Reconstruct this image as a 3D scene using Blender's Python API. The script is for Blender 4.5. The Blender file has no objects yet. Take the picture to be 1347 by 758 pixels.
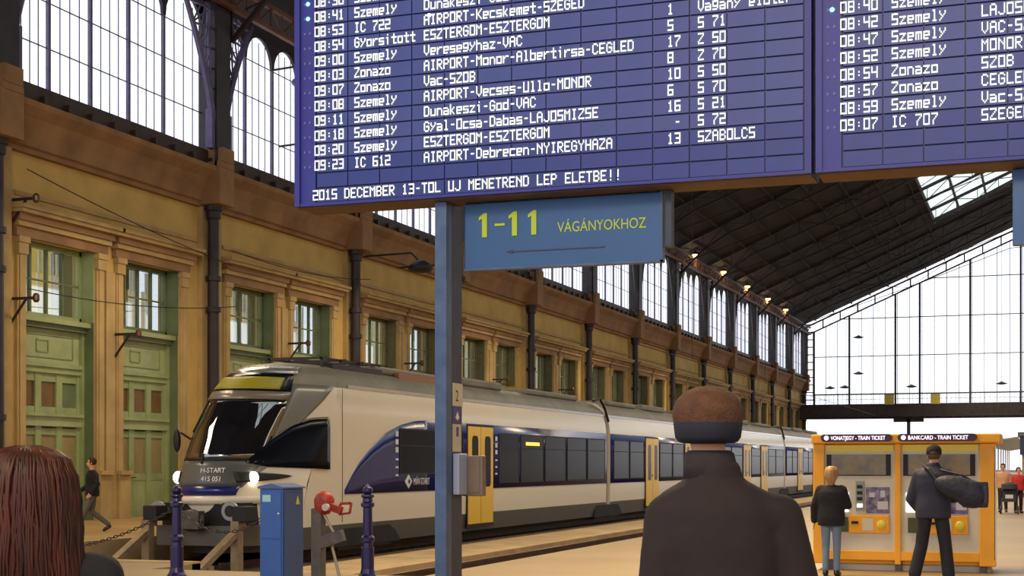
import bpy, bmesh, math, random
from mathutils import Vector, Matrix
random.seed(7)
S = bpy.context.scene
COL = S.collection
PI = math.pi
# ---------------------------------------------------------------- camera, sky, lights, exposure
cd = bpy.data.cameras.new('camera'); cam = bpy.data.objects.new('camera', cd); COL.objects.link(cam)
cam.location = (0, 0, 1.58); cam.rotation_euler = (PI/2, 0, math.atan2(696.5, 1943))
cd.sensor_width = 36; cd.lens = 36*1943/1347; cd.shift_y = 233/1347; cd.clip_end = 1500; cd.clip_start = .05
S.camera = cam
W = bpy.data.worlds.new('overcast_sky'); S.world = W; W.use_nodes = True
bg = W.node_tree.nodes['Background']; bg.inputs[0].default_value = (0.93, 0.95, 1.0, 1); bg.inputs[1].default_value = 1.55
def area(name, loc, rot, sx, sy, power, color):
    l = bpy.data.lights.new(name, 'AREA'); l.shape = 'RECTANGLE'; l.size = sx; l.size_y = sy; l.energy = power; l.color = color
    o = bpy.data.objects.new(name, l); COL.objects.link(o); o.location = loc; o.rotation_euler = rot
    return o
WARM = (1.0, .76, .46)
area('hall_fill_light', (-2, -4, 12), (math.radians(66), 0, math.radians(40)), 6, 3, 1900, WARM)  # added warm fill from behind the camera, no fixture modelled
for i_, y_ in enumerate((40, 62, 84, 106, 128, 150)):
    area('wall_fill_light', (-9, y_, 15), (0, math.radians(-48), 0), 3, 8, 2700, WARM)  # added area fills that wash the ochre wall with warm light
for y_ in (24, 36, 50, 66, 84, 104, 126, 148):
    area('platform_fill_light', (-21.6, y_, 9.3), (0, math.radians(-12), 0), 1.2, 5, 470, WARM)  # unseen fill row, added to brighten the platform behind the train
area('wall_fill_light', (-7, 22, 13), (0, math.radians(-52), 0), 3, 8, 4200, WARM)  # stronger added fill for the nearest wall bays
S.view_settings.view_transform = 'Standard'; S.view_settings.look = 'None'
S.view_settings.exposure = 0.0; S.view_settings.gamma = 1
S.cycles.use_denoising = True
S.cycles.max_bounces = 6; S.cycles.diffuse_bounces = 3; S.cycles.glossy_bounces = 3; S.cycles.transmission_bounces = 4
S.cycles.transparent_max_bounces = 16; S.cycles.caustics_reflective = False; S.cycles.caustics_refractive = False
S.cycles.sample_clamp_indirect = 6

# ---------------------------------------------------------------- helpers
def lin(c):
    f = lambda v: (v/12.92 if v <= .04045 else ((v+.055)/1.055)**2.4)
    return tuple(f(v/255) for v in c)
MATS = {}
def mat(name, rgb, rough=.6, metal=0, var=0., scale=4., bump=0., bscale=None, rgb2=None, spec=.5, stretch=None):
    if name in MATS: return MATS[name]
    m = bpy.data.materials.new(name); m.use_nodes = True; MATS[name] = m
    nt = m.node_tree; b = nt.nodes['Principled BSDF']; c = lin(rgb)
    b.inputs['Roughness'].default_value = rough; b.inputs['Metallic'].default_value = metal
    b.inputs['Specular IOR Level'].default_value = spec
    b.inputs['Base Color'].default_value = (*c, 1)
    if var or bump or rgb2:
        tc = nt.nodes.new('ShaderNodeTexCoord'); mp = nt.nodes.new('ShaderNodeMapping')
        nt.links.new(tc.outputs['Object'], mp.inputs[0])
        if stretch: mp.inputs['Scale'].default_value = stretch
        n = nt.nodes.new('ShaderNodeTexNoise'); n.inputs['Scale'].default_value = scale; n.inputs['Detail'].default_value = 5
        nt.links.new(mp.outputs[0], n.inputs['Vector'])
        if var or rgb2:
            r = nt.nodes.new('ShaderNodeValToRGB')
            c2 = lin(rgb2) if rgb2 else tuple(v*(1-var) for v in c)
            c1 = c if rgb2 else tuple(min(1, v*(1+var*.6)) for v in c)
            r.color_ramp.elements[0].position = .33; r.color_ramp.elements[1].position = .67
            r.color_ramp.elements[0].color = (*c2, 1); r.color_ramp.elements[1].color = (*c1, 1)
            nt.links.new(n.outputs[0], r.inputs[0]); nt.links.new(r.outputs[0], b.inputs['Base Color'])
        if bump:
            n2 = nt.nodes.new('ShaderNodeTexNoise'); n2.inputs['Scale'].default_value = bscale or scale*4
            nt.links.new(mp.outputs[0], n2.inputs['Vector'])
            bp = nt.nodes.new('ShaderNodeBump'); bp.inputs['Strength'].default_value = bump; bp.inputs['Distance'].default_value = .02
            nt.links.new(n2.outputs[0], bp.inputs['Height']); nt.links.new(bp.outputs[0], b.inputs['Normal'])
    return m
def emit(name, rgb, strength):
    if name in MATS: return MATS[name]
    m = bpy.data.materials.new(name); m.use_nodes = True; MATS[name] = m
    b = m.node_tree.nodes['Principled BSDF']; b.inputs['Base Color'].default_value = (*lin(rgb), 1)
    b.inputs['Emission Color'].default_value = (*lin(rgb), 1); b.inputs['Emission Strength'].default_value = strength
    return m
def glass(name, tint=(1, 1, 1), clear=.9, rough=.03):
    if name in MATS: return MATS[name]
    m = bpy.data.materials.new(name); m.use_nodes = True; MATS[name] = m
    nt = m.node_tree; nt.nodes.remove(nt.nodes['Principled BSDF']); out = nt.nodes['Material Output']
    t = nt.nodes.new('ShaderNodeBsdfTransparent'); t.inputs[0].default_value = (*tint, 1)
    g = nt.nodes.new('ShaderNodeBsdfGlossy'); g.inputs['Roughness'].default_value = rough
    x = nt.nodes.new('ShaderNodeMixShader'); x.inputs[0].default_value = 1-clear
    nt.links.new(t.outputs[0], x.inputs[1]); nt.links.new(g.outputs[0], x.inputs[2]); nt.links.new(x.outputs[0], out.inputs[0])
    return m
def origin(o):
    v = Vector((0, 0, 0))
    while o is not None: v += o.location; o = o.parent
    return v
def tag(o, label=None, cat=None, group=None, kind=None):
    if label: o['label'] = label
    if cat: o['category'] = cat
    if group: o['group'] = group
    if kind: o['kind'] = kind
    return o
def thing(name, label, cat, loc=(0, 0, 0), rz=0, group=None):
    o = bpy.data.objects.new(name, None); COL.objects.link(o); o.location = loc; o.rotation_euler = (0, 0, rz); o.empty_display_size = .1
    return tag(o, label, cat, group)
def struct_root(name, loc=(0, 0, 0)):
    o = bpy.data.objects.new(name, None); COL.objects.link(o); o.location = loc; o['kind'] = 'structure'; return o
class MB:
    def __init__(s): s.v = []; s.f = []
    def add(s, vs, fs):
        n = len(s.v); s.v += [tuple(v) for v in vs]; s.f += [tuple(i+n for i in f) for f in fs]; return s
    def box(s, x0, x1, y0, y1, z0, z1):
        if x0 > x1: x0, x1 = x1, x0
        if y0 > y1: y0, y1 = y1, y0
        if z0 > z1: z0, z1 = z1, z0
        return s.add([(x, y, z) for x in (x0, x1) for y in (y0, y1) for z in (z0, z1)],
                     [(0, 1, 3, 2), (4, 6, 7, 5), (0, 4, 5, 1), (2, 3, 7, 6), (0, 2, 6, 4), (1, 5, 7, 3)])
    def bar(s, p, q, w, h=None, up=(0, 0, 1)):
        h = h or w; p = Vector(p); q = Vector(q); d = (q-p).normalized(); u = Vector(up)
        if abs(d.dot(u)) > .98: u = Vector((1, 0, 0))
        a = d.cross(u).normalized()*w/2; b = a.cross(d).normalized()*h/2
        vs = [e+i*a+j*b for e in (p, q) for i, j in ((-1, -1), (1, -1), (1, 1), (-1, 1))]
        return s.add(vs, [(0, 1, 2, 3), (7, 6, 5, 4), (0, 4, 5, 1), (1, 5, 6, 2), (2, 6, 7, 3), (3, 7, 4, 0)])
    def tube(s, pts, r, n=8, cap=True):
        pts = [Vector(p) for p in pts]; rs = r if isinstance(r, (list, tuple)) else [r]*len(pts)
        vs = []; prev = None
        for i, p in enumerate(pts):
            d = (pts[min(i+1, len(pts)-1)]-pts[max(i-1, 0)]).normalized()
            if prev is None:
                u = Vector((0, 0, 1)) if abs(d.z) < .9 else Vector((0, 1, 0))
                a = d.cross(u).normalized()
            else: a = (prev-d*prev.dot(d)).normalized()
            prev = a; b = d.cross(a)
            vs += [p+rs[i]*(math.cos(2*PI*k/n)*a+math.sin(2*PI*k/n)*b) for k in range(n)]
        fs = [(i*n+k, i*n+(k+1) % n, (i+1)*n+(k+1) % n, (i+1)*n+k) for i in range(len(pts)-1) for k in range(n)]
        if cap: fs += [tuple(range(n))[::-1], tuple((len(pts)-1)*n+k for k in range(n))]
        return s.add(vs, fs)
    def ball(s, c, rx, ry=None, rz=None, n=12, m=8, rot=None):
        ry = ry or rx; rz = rz or rx; c = Vector(c); vs = []
        for i in range(m+1):
            t = PI*i/m
            for k in range(n):
                a = 2*PI*k/n; p = Vector((rx*math.sin(t)*math.cos(a), ry*math.sin(t)*math.sin(a), rz*math.cos(t)))
                if rot: p = rot @ p
                vs.append(c+p)
        return s.add(vs, [(i*n+k, (i+1)*n+k, (i+1)*n+(k+1) % n, i*n+(k+1) % n) for i in range(m) for k in range(n)])
    def loft(s, rings, n=20, p=2.0):      # rings: (cx, cy, cz, rx, ry[, tilt])
        vs = []
        for R in rings:
            cx, cy, cz, rx, ry = R[:5]; tl = R[5] if len(R) > 5 else 0
            for k in range(n):
                a = 2*PI*k/n; ca, sa = math.cos(a), math.sin(a)
                x = rx*math.copysign(abs(ca)**(2/p), ca); y = ry*math.copysign(abs(sa)**(2/p), sa)
                vs.append((cx+x, cy+y, cz+tl*y))
        m = len(rings)
        fs = [(i*n+k, i*n+(k+1) % n, (i+1)*n+(k+1) % n, (i+1)*n+k) for i in range(m-1) for k in range(n)]
        fs += [tuple(range(n))[::-1], tuple((m-1)*n+k for k in range(n))]
        return s.add(vs, fs)
    def lathe(s, prof, c=(0, 0, 0), n=16):
        return s.loft([(c[0], c[1], c[2]+z, r, r) for r, z in prof], n)
    def prism(s, poly, axis, a, b):      # polygon in the other two axes (cyclic order), extruded a..b
        n = len(poly)
        def P(u, v, w): return {'x': (w, u, v), 'y': (u, w, v), 'z': (u, v, w)}[axis]
        vs = [P(u, v, a) for u, v in poly]+[P(u, v, b) for u, v in poly]
        return s.add(vs, [tuple(range(n))[::-1], tuple(range(n, 2*n))]+[(k, (k+1) % n, n+(k+1) % n, n+k) for k in range(n)])
    def mesh(s, name, off=Vector((0, 0, 0)), smooth=False):
        me = bpy.data.meshes.new(name); me.from_pydata([(v[0]-off.x, v[1]-off.y, v[2]-off.z) for v in s.v], [], s.f); me.update()
        bm = bmesh.new(); bm.from_mesh(me); bmesh.ops.recalc_face_normals(bm, faces=bm.faces)
        bm.to_mesh(me); bm.free()
        if smooth: me.polygons.foreach_set('use_smooth', [True]*len(me.polygons))
        return me
    def build(s, name, m, parent=None, smooth=False, world=True, bevel=0, loc=None, label=None):
        off = origin(parent) if (parent is not None and world) else Vector((0, 0, 0))
        if loc is not None: off = Vector(loc)
        me = s.mesh(name, off, smooth); me.materials.append(m)
        o = bpy.data.objects.new(name, me); COL.objects.link(o)
        if parent is not None: o.parent = parent
        elif loc is not None: o.location = loc
        if bevel:
            b = o.modifiers.new('bevel', 'BEVEL'); b.width = bevel; b.segments = 2; b.limit_method = 'ANGLE'
        if smooth and not s_remesh:
            pass
        if label: o['label'] = label
        return o
s_remesh = False
def inst(name, me, parent, loc):
    o = bpy.data.objects.new(name, me); COL.objects.link(o); o.parent = parent; o.location = Vector(loc)-origin(parent); return o
def box(name, m, parent, *b, bevel=0, **k): return MB().box(*b).build(name, m, parent, bevel=bevel, **k)
def text(name, body, m, parent, loc, size, rot=(PI/2, 0, 0), align='LEFT', ext=.004, sx=1.0, bold=0):
    c = bpy.data.curves.new(name, 'FONT'); c.body = body; c.size = size; c.extrude = ext; c.align_x = align
    c.offset = bold; c.resolution_u = 4
    tmp = bpy.data.objects.new('tmp', c); COL.objects.link(tmp); bpy.context.view_layer.update()
    me = bpy.data.meshes.new_from_object(tmp.evaluated_get(bpy.context.evaluated_depsgraph_get())); bpy.data.objects.remove(tmp); bpy.data.curves.remove(c)
    me.name = name; me.materials.clear(); me.materials.append(m)
    o = bpy.data.objects.new(name, me); COL.objects.link(o); o.parent = parent
    o.location = Vector(loc)-(origin(parent) if parent else Vector((0, 0, 0))); o.rotation_euler = rot; o.scale = (sx, 1, 1)
    return o
ORD = ['first', 'second', 'third', 'fourth', 'fifth', 'sixth', 'seventh', 'eighth', 'ninth', 'tenth', 'eleventh', 'twelfth', 'thirteenth', 'fourteenth', 'fifteenth', 'sixteenth']

# materials
floor_m = mat('concourse_paving', (142, 120, 84), .5, var=.14, scale=.35, bump=.12, bscale=9)
plat_m = mat('platform_asphalt', (168, 138, 88), .6, var=.18, scale=.6, bump=.2, bscale=14)
ballast_m = mat('track_ballast', (92, 70, 48), .95, var=.35, scale=6, bump=.9, bscale=18)
conc_m = mat('pale_concrete', (178, 152, 112), .8, var=.2, scale=1.4, bump=.3, bscale=12)
rail_m = mat('rail_steel', (88, 66, 50), .45, .6, var=.3, scale=3)
wall_m = mat('ochre_plaster', (198, 166, 98), .85, var=.16, scale=.7, bump=.25, bscale=7)
trim_m = mat('ochre_stone_trim', (176, 150, 102), .8, var=.2, scale=1.2, bump=.3, bscale=8)
corn_m = mat('brown_cornice', (142, 108, 74), .8, var=.28, scale=.9, bump=.35, bscale=6)
iron_m = mat('dark_iron', (52, 46, 52), .5, .3, var=.25, scale=2)
ironw_m = mat('brown_iron', (60, 44, 36), .55, .2, var=.3, scale=2)
bar_m = mat('violet_window_iron', (96, 88, 124), .5, .3, var=.2, scale=3)
roof_m = mat('dark_roof_boards', (29, 19, 19), .9, var=.3, scale=.5)
rib_m = mat('roof_rib_iron', (36, 27, 26), .6, .2, var=.2, scale=1)
green_m = mat('green_door_paint', (146, 160, 114), .5, var=.16, scale=1.6, bump=.15)
greend_m = mat('dark_green_frame', (98, 112, 82), .5, var=.2, scale=1.6)
greenp_m = mat('pale_green_panel', (156, 168, 124), .5, var=.14, scale=2)
brownpane_m = mat('brown_door_glass', (112, 84, 48), .25, var=.25, scale=2)
win_gl = glass('window_pane_glass', (.97, .98, 1), .96, .25)
blue_m = mat('board_blue', (40, 44, 140), .5, var=.08, scale=1)

# ================================================================ STRUCTURE
WX = -25.6; BAY = 10.53; Y0 = 31.79
ZF = -.62
f = MB(); f.box(-8.28, 27, -12, 330, -1.0, 0); f.box(-12.75, -8.28, -12, 19.3, -1.0, 0); f.box(-27, -12.75, -12, 20.7, -1.0, 0)
floor = f.build('floor', floor_m); floor['kind'] = 'structure'
o = MB().box(-26.2, -18.5, 20.7, 240, -1.0, 0).build('floor_platform', plat_m); o['kind'] = 'structure'
o = MB().box(-18.5, -18.25, 20.7, 240, -1.0, .03).build('trim_1', conc_m); o['kind'] = 'structure'
o = MB().box(-26.2, -8.28, 19.3, 330, -1.2, ZF).build('floor_trackbed', ballast_m); o['kind'] = 'structure'
o = MB().box(-12.75, -11.05, 19.3, 330, ZF, -.28).build('floor_low_platform', conc_m); o['kind'] = 'structure'
o = MB().box(-11.05, -8.28, 19.3, 330, ZF, -.38).build('floor_siding_bed', mat('brown_siding_bed', (134, 104, 70), .9, var=.25, scale=3, bump=.5)); o['kind'] = 'structure'
o = MB().box(-18.25, -12.75, 20.45, 20.7, ZF, .03).build('trim_2', conc_m); o['kind'] = 'structure'
def rails(xc, z, y0, label, grp):
    t = thing('railway_track', label, 'track', (xc, y0, z), group=None)
    for s in (-1, 1):
        m = MB(); x = xc+s*.755
        m.box(x-.07, x+.07, y0, 300, z, z+.025); m.box(x-.012, x+.012, y0, 300, z+.025, z+.13); m.box(x-.036, x+.036, y0, 300, z+.13, z+.17)
        m.build('rail', rail_m, t)
    me = MB().box(-1.25, 1.25, -.12, .12, -.06, 0).mesh('sleeper'); me.materials.append(mat('sleeper_wood', (70, 54, 40), .9, var=.3))
    for k in range(60): inst('sleeper', me, t, (xc, y0+.6+k*.65, z+.015))
rails(-16.74, ZF, 26.7, 'steel rails on sleepers under the white and blue train', None)
rails(-9.27, -.38, 19.6, 'empty sunken rails between the concourse and the low platform', None)

# left wall with openings
OA, OB = (.98, 4.08), (5.42, 8.48)
m = MB(); nb = 13
XI, XO = WX, WX-.75
ys = -BAY
def wseg(m, y0, y1, z0, z1): m.box(XO, XI, y0, y1, z0, z1)
wseg(m, 14, Y0, -.6, 11.3)
for b in range(nb):
    y = Y0+b*BAY
    for a, c in ((0, OA[0]), (OA[1], OB[0]), (OB[1], BAY)): wseg(m, y+a, y+c, -.6, 7.7)
    wseg(m, y, y+BAY, 7.7, 11.3)
wl = m.build('wall_left', wall_m); wl['kind'] = 'structure'
# plinth, strips, flat pilasters behind the iron columns
m = MB()
for b in range(nb+1):
    y = Y0+b*BAY
    m.box(WX, WX+.18, y-.95, y+.25, 0, 10.0)
    if b < nb:
        for a, c in (OA, OB):
            for q in (y+a-.38, y+c+.02):
                m.box(WX, WX+.08, q, q+.36, 1.4, 7.25)
                m.box(WX, WX+.11, q+.08, q+.28, 1.4, 7.2)
                m.box(WX, WX+.15, q-.02, q+.38, 7.2, 7.62)
                m.box(WX, WX+.19, q-.05, q+.41, 7.5, 7.66)
                m.box(WX, WX+.26, q-.06, q+.46, 0, 1.32); m.box(WX, WX+.34, q-.1, q+.5, 1.3, 1.42)
        m.box(WX, WX+.10, y+OA[1]+.45, y+OB[0]-.45, 1.4, 7.2)
        m.box(WX, WX+.16, y+OA[1]+.45, y+OB[0]-.45, 0, 1.35)
        m.box(WX, WX+.16, y+OB[1]+.45, y+BAY-.55, 0, 1.35)
        m.box(WX, WX+.06, y+.55, y+BAY-.55, 8.75, 8.87)
o = m.build('trim_3', trim_m); o['kind'] = 'structure'
m = MB(); dk = MB()
for b in range(nb):
    y = Y0+b*BAY
    for a, c in (OA, OB):
        m.box(WX, WX+.26, y+a-.55, y+c+.5, 7.92, 8.06)
        m.box(WX, WX+.50, y+a-.7, y+c+.65, 8.24, 8.34); m.box(WX, WX+.58, y+a-.75, y+c+.7, 8.34, 8.44)
        dk.box(WX, WX+.16, y+a-.5, y+c+.45, 7.66, 7.92); dk.box(WX, WX+.34, y+a-.6, y+c+.55, 8.06, 8.24)
o = m.build('trim_4', trim_m); o['kind'] = 'structure'
o = dk.build('trim_5', corn_m); o['kind'] = 'structure'
# coved cornice
prof = [(WX, 9.9), (WX+.18, 9.9), (WX+.2, 10.02), (WX+.3, 10.06), (WX+.38, 10.4), (WX+.55, 10.75), (WX+.78, 10.98), (WX+.82, 11.12), (WX, 11.12)]
o = MB().prism(prof, 'y', 14, Y0+nb*BAY).build('trim_6', corn_m); o['kind'] = 'structure'
o = MB().box(WX-.4, WX+.45, 14, Y0+nb*BAY, 11.12, 11.68).build('trim_7', ironw_m); o['kind'] = 'structure'
bm_ = MB()
for k in range(150):
    y = 15+k*1.05; bm_.box(WX+.45, WX+.6, y, y+.16, 11.12, 11.42)
o = bm_.build('trim_8', ironw_m); o['kind'] = 'structure'

# lower windows and doors. Each opening is 'window_<n>' in the setting, with frame, bars, panes; the first bays keep their green doors
n_open = 0
blind_m = emit('glowing_curtain', (226, 220, 196), .38)  # emission stands in for daylight on curtains and some far room walls
glowwall_m = emit('glowing_room_wall', (230, 206, 120), .5)  # room back wall glows by itself in place of a lamp inside
roomwall_m = mat('office_wall', (120, 112, 84), .9, var=.3, scale=1)
def lower_window(y, w, idx):
    x = WX-.5
    r = struct_root('window_%d' % (idx+1), (x, y, 5.65))
    z0, z1 = 5.66, 7.68; fm = (greend_m if idx % 5 else green_m) if idx < 4 else mat('olive_frame', (92, 90, 62), .6, var=.2)
    fr = MB(); fr.box(x-.08, x+.1, y, y+.13, z0, z1).box(x-.08, x+.1, y+w-.13, y+w, z0, z1).box(x-.08, x+.1, y, y+w, z1-.12, z1).box(x-.08, x+.1, y, y+w, z0, z0+.12)
    fr.box(x, x+.5, y+w-.05, y+w, z0, z1)
    fr.build('window_frame', fm, r)
    nbar = 4; iw = (w-.26)
    for k in range(1, nbar):
        q = y+.13+iw*k/nbar
        box('glazing_bar', greend_m, r, x-.04, x+.06, q-.035, q+.035, z0+.12, z1-.12)
    box('transom', greend_m, r, x-.035, x+.05, y+.13, y+w-.13, z0+1.0, z0+1.05)
    me = MB().box(-.006, .006, 0, iw/nbar-.07, 0, .86).mesh('pane'); me.materials.append(glass('lower_window_glass', (.9, .95, .98), .72, .02))
    for k in range(nbar):
        for zz in (z0+.12, z0+1.05): inst('pane', me, r, (x, y+.165+iw*k/nbar, zz))
    # the room behind, seen through the glass
    cm = [glowwall_m, roomwall_m, glowwall_m, roomwall_m, glowwall_m, roomwall_m, roomwall_m][idx % 7]
    if idx > 4: cm = blind_m if idx % 2 else roomwall_m
    rb = MB(); rb.box(x-1.5, x-1.42, y-.6, y+w+.6, z0-.4, z1+.5)
    rb.build('room_wall', cm, r)
    cu = MB()
    for k in range(4):
        a = y+.12+(w-.5)*k/4+random.random()*.25
        for j in range(random.choice((2, 3, 4))): cu.box(x-.3-.03*(j % 2), x-.26-.03*(j % 2), a+j*.1, a+j*.1+.1, z0+.1, z1-.1-(.6 if random.random() < .2 else 0))
    cu.build('curtain', blind_m, r)
def green_door(y, w, idx):
    x = WX-.42
    r = struct_root('door_%d' % (idx+1), (x, y, 0))
    a, b = y+.02, y+w-.02
    box('door_frame', green_m, r, x-.12, x+.12, a, a+.14, 0, 5.64); box('door_frame', green_m, r, x-.12, x+.12, b-.14, b, 0, 5.64)
    box('reveal', greend_m, r, x-.1, WX-.01, b-.02, b, 0, 5.64)
    box('cornice', green_m, r, x-.1, x+.34, a, b, 5.50, 5.64); box('cornice', greend_m, r, x-.1, x+.22, a, b, 5.36, 5.5)
    box('fanlight_panel', greenp_m, r, x-.08, x+.02, a+.14, b-.14, 4.42, 5.36)
    mo = MB()
    for (p, q, s, t) in ((a+.45, b-.45, 4.58, 5.2), (a+1.0, a+1.5, 4.72, 5.05)):
        mo.bar((x+.03, p, s), (x+.03, q, s), .04).bar((x+.03, p, t), (x+.03, q, t), .04).bar((x+.03, p, s), (x+.03, p, t), .04).bar((x+.03, q, s), (x+.03, q, t), .04)
    mo.build('panel_moulding', green_m, r)
    box('rail', green_m, r, x-.1, x+.16, a+.14, b-.14, 4.3, 4.42); box('rail', green_m, r, x-.1, x+.10, a+.14, b-.14, 4.14, 4.3)
    # band of small panels
    box('backing', greend_m, r, x-.12, x-.06, a+.14, b-.14, 0, 4.14)
    n = 3; ww = (b-a-.28)/n
    for k in range(n+1):
        q = a+.14+ww*k; box('stile', green_m, r, x-.06, x+.04, max(a+.14, q-.13), min(b-.14, q+.13), 0, 4.14)
    for k in range(n):
        q = a+.14+ww*k+.13
        box('small_panel', brownpane_m if k < 2 or idx else greend_m, r, x-.06, x-.03, q, q+ww-.26, 3.2, 3.9)
        box('rail', green_m, r, x-.06, x+.02, q, q+ww-.26, 3.9, 4.14); box('rail', green_m, r, x-.06, x+.02, q, q+ww-.26, 3.0, 3.2)
        box('leaf_panel', mat('faded_panel', (146, 132, 92), .6, var=.15, scale=2), r, x-.06, x-.02, q, q+ww-.26, 1.32, 2.42)
        box('rail', green_m, r, x-.06, x+.02, q, q+ww-.26, 1.12, 1.32); box('rail', green_m, r, x-.06, x+.02, q, q+ww-.26, 2.42, 2.6)
        box('kick_panel', greenp_m, r, x-.06, x-.0, q, q+ww-.26, .2, 1.12); box('rail', green_m, r, x-.06, x+.02, q, q+ww-.26, 0, .2)
    box('lintel', greenp_m, r, x-.06, x+.12, a+.14, b-.14, 2.66, 2.95); box('lintel', green_m, r, x-.06, x+.2, a+.14, b-.14, 2.93, 3.02)
    h = MB(); h.tube([(x+.05, a+.14+ww*1+.0, 1.2), (x+.12, a+.14+ww, 1.2), (x+.12, a+.14+ww+.12, 1.2)], .015); h.build('handle', iron_m, r)
for b in range(nb):
    for a, c in (OA, OB):
        y = Y0+b*BAY+a
        lower_window(y, c-a, n_open)
        if b < 2: green_door(y, c-a, n_open)
        else:
            o = box('door_%d' % (n_open+1), green_m, None, WX-.6, WX-.4, y, y+c-a, 0, 5.66); o['kind'] = 'structure'
        n_open += 1

# clerestory windows
GX = WX+.15
LT = [.55, 2.13, 4.01, 5.87, 7.72, 9.98]
zs, SPR = 11.66, 15.45
def clerestory(b):
    y = Y0+b*BAY-.33
    r = struct_root('window_%d' % (40+b), (GX, y, zs))
    near = b < 2
    sp = MB()                                     # iron plate with arched heads
    for k in range(5):
        a, c = y+LT[k], y+LT[k+1]; cy, rr = (a+c)/2, (c-a)/2-.07
        nn = 10 if near else 6
        arc = [(cy-rr*math.cos(PI*t/nn), SPR+rr*1.0*math.sin(PI*t/nn)) for t in range(nn+1)]
        for t in range(nn):
            (p, q), (u, v) = arc[t], arc[t+1]
            sp.add([(GX-.05, p, q), (GX-.05, u, v), (GX-.05, u, 16.75), (GX-.05, p, 16.75), (GX+.05, p, q), (GX+.05, u, v), (GX+.05, u, 16.75), (GX+.05, p, 16.75)],
                   [(0, 1, 2, 3), (4, 7, 6, 5), (0, 4, 5, 1)])
        sp.box(GX-.05, GX+.05, a-.001, a+.07, SPR, 16.75); sp.box(GX-.05, GX+.05, c-.07, c+.001, SPR, 16.75)
    sp.box(GX-.05, GX+.05, y, y+LT[0], zs, 16.75); sp.box(GX-.05, GX+.05, y+LT[5], y+BAY, zs, 16.75)
    sp.build('arched_head_plate', iron_m, r)
    for k in range(6):
        q = y+LT[k]; box('mullion', bar_m, r, GX-.05, GX+.05, q-.05, q+.05, zs, SPR+.05)
    for k in range(5):
        a, c = y+LT[k]+.07, y+LT[k+1]-.07; nc = 4 if near else 3
        zr = [zs, zs+1.25, zs+2.5, zs+3.75]
        bars = MB()
        for j in range(1, nc): q = a+(c-a)*j/nc; bars.box(GX-.012, GX+.015, q-.011, q+.011, zs, SPR+.7)
        for z in zr[1:]: bars.box(GX-.012, GX+.015, a, c, z-.015, z+.015)
        bars.build('glazing_bar', bar_m, r)
        if near:
            w = (c-a)/nc
            for j in range(nc):
                for zi, z in enumerate(zr):
                    zt = (zr[zi+1] if zi < 3 else SPR+.95)
                    box('pane', win_gl, r, GX-.004, GX+.004, a+w*j+.01, a+w*(j+1)-.01, z+.01, zt-.01)
        else:
            box('pane', win_gl, r, GX-.004, GX+.004, a, c, zs, SPR+.95)
for b in range(nb): clerestory(b)
o = box('window_39', iron_m, None, GX-.05, GX+.05, Y0-BAY, Y0, zs, 16.75); o['kind'] = 'structure'
# open eaves gap and longitudinal lattice girder
g = MB(); GXX = WX+1.0; gl = nb*BAY
for z in (16.35, 17.1): g.box(GXX-.09, GXX+.09, 14, Y0+gl, z-.07, z+.07)
n = int((gl+17)/.8)
for k in range(n):
    q = 14+k*.8; s = k % 2
    g.bar((GXX, q, 16.42 if s else 17.04), (GXX, q+.8, 17.04 if s else 16.42), .05, .05); g.bar((GXX, q, 16.4), (GXX, q, 17.05), .05)
o = g.build('trim_9', mat('orange_toned_girder', (100, 62, 40), .6, .2, var=.3, scale=2)); o['kind'] = 'structure'  # orange tone of the lamp light is put into the girder's brown

# iron columns on the wall with capitals and curved brackets
for b in range(nb+1):
    y = Y0+b*BAY-.66
    lab = 'dark iron column on the ochre wall, %s along, counted from the woman with auburn hair toward the glazed end' % ORD[b]
    t = thing('iron_column', lab, 'column', (WX+.42, y, 0), group='iron columns along the ochre station wall')
    p = MB(); cx = WX+.42
    p.loft([(cx, y, z, r, r) for z, r in ((0, .3), (.5, .3), (.55, .24), (1.4, .24), (1.45, .2), (9.5, .18), (9.55, .24), (9.75, .24), (9.8, .3), (9.95, .3))], 12)
    p.build('shaft', iron_m, t, smooth=False)
    for z in (2.8, 6.6, 7.6): MB().loft([(cx, y, z-.08, .25, .25), (cx, y, z+.08, .25, .25)], 12).build('collar', iron_m, t)
    u = MB(); u.box(WX+.05, WX+.72, y-.3, y+.3, 11.1, 16.9); u.box(WX+.72, WX+.8, y-.42, y+.42, 11.1, 16.9); u.build('upper_post', iron_m, t)
    cp = MB(); cp.box(WX+.1, WX+.95, y-.42, y+.42, 11.12, 11.3).box(WX+.1, WX+.98, y-.36, y+.36, 11.3, 11.75).box(WX+.1, WX+.92, y-.46, y+.46, 9.95, 11.15); cp.build('console', corn_m, t)
    bxx = WX+.62
    for s in ((1,) if b == 0 else (-1, 1) if b < nb else (-1,)):
        k = MB(); pts = []
        for i in range(13):
            u_ = i/12; pts.append((bxx, y+s*(.40+1.75*u_**1.45), 12.6+3.8*u_))
        k.tube(pts, [.14-.05*i/12 for i in range(13)], 6)
        pt2 = [(bxx, y+s*(.34+.35*math.sin(PI/2*i/8)), 12.9+3.4*i/8) for i in range(9)]
        k.tube(pt2, .06, 6)
        for i in (3, 5, 7, 9, 11):
            k.bar((bxx, y+s*.3, pts[i][2]+.1), pts[i], .06)
            k.bar((bxx, y+s*.42, min(16.3, pts[i][2]+.8)), pts[i], .045)
            k.bar((bxx, y+s*(.4+.5*(pts[i][1]*s-y*s-.4)), 16.3), pts[i], .04)
        k.ball((bxx, y+s*.75, 15.6), .2, .2, .2, 8, 6) if False else None
        k.box(bxx-.12, bxx+.12, min(y+s*.3, y+s*.62), max(y+s*.3, y+s*.62), 11.7, 12.95)
        k.build('curved_bracket', bar_m if b < 2 else iron_m, t)

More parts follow.
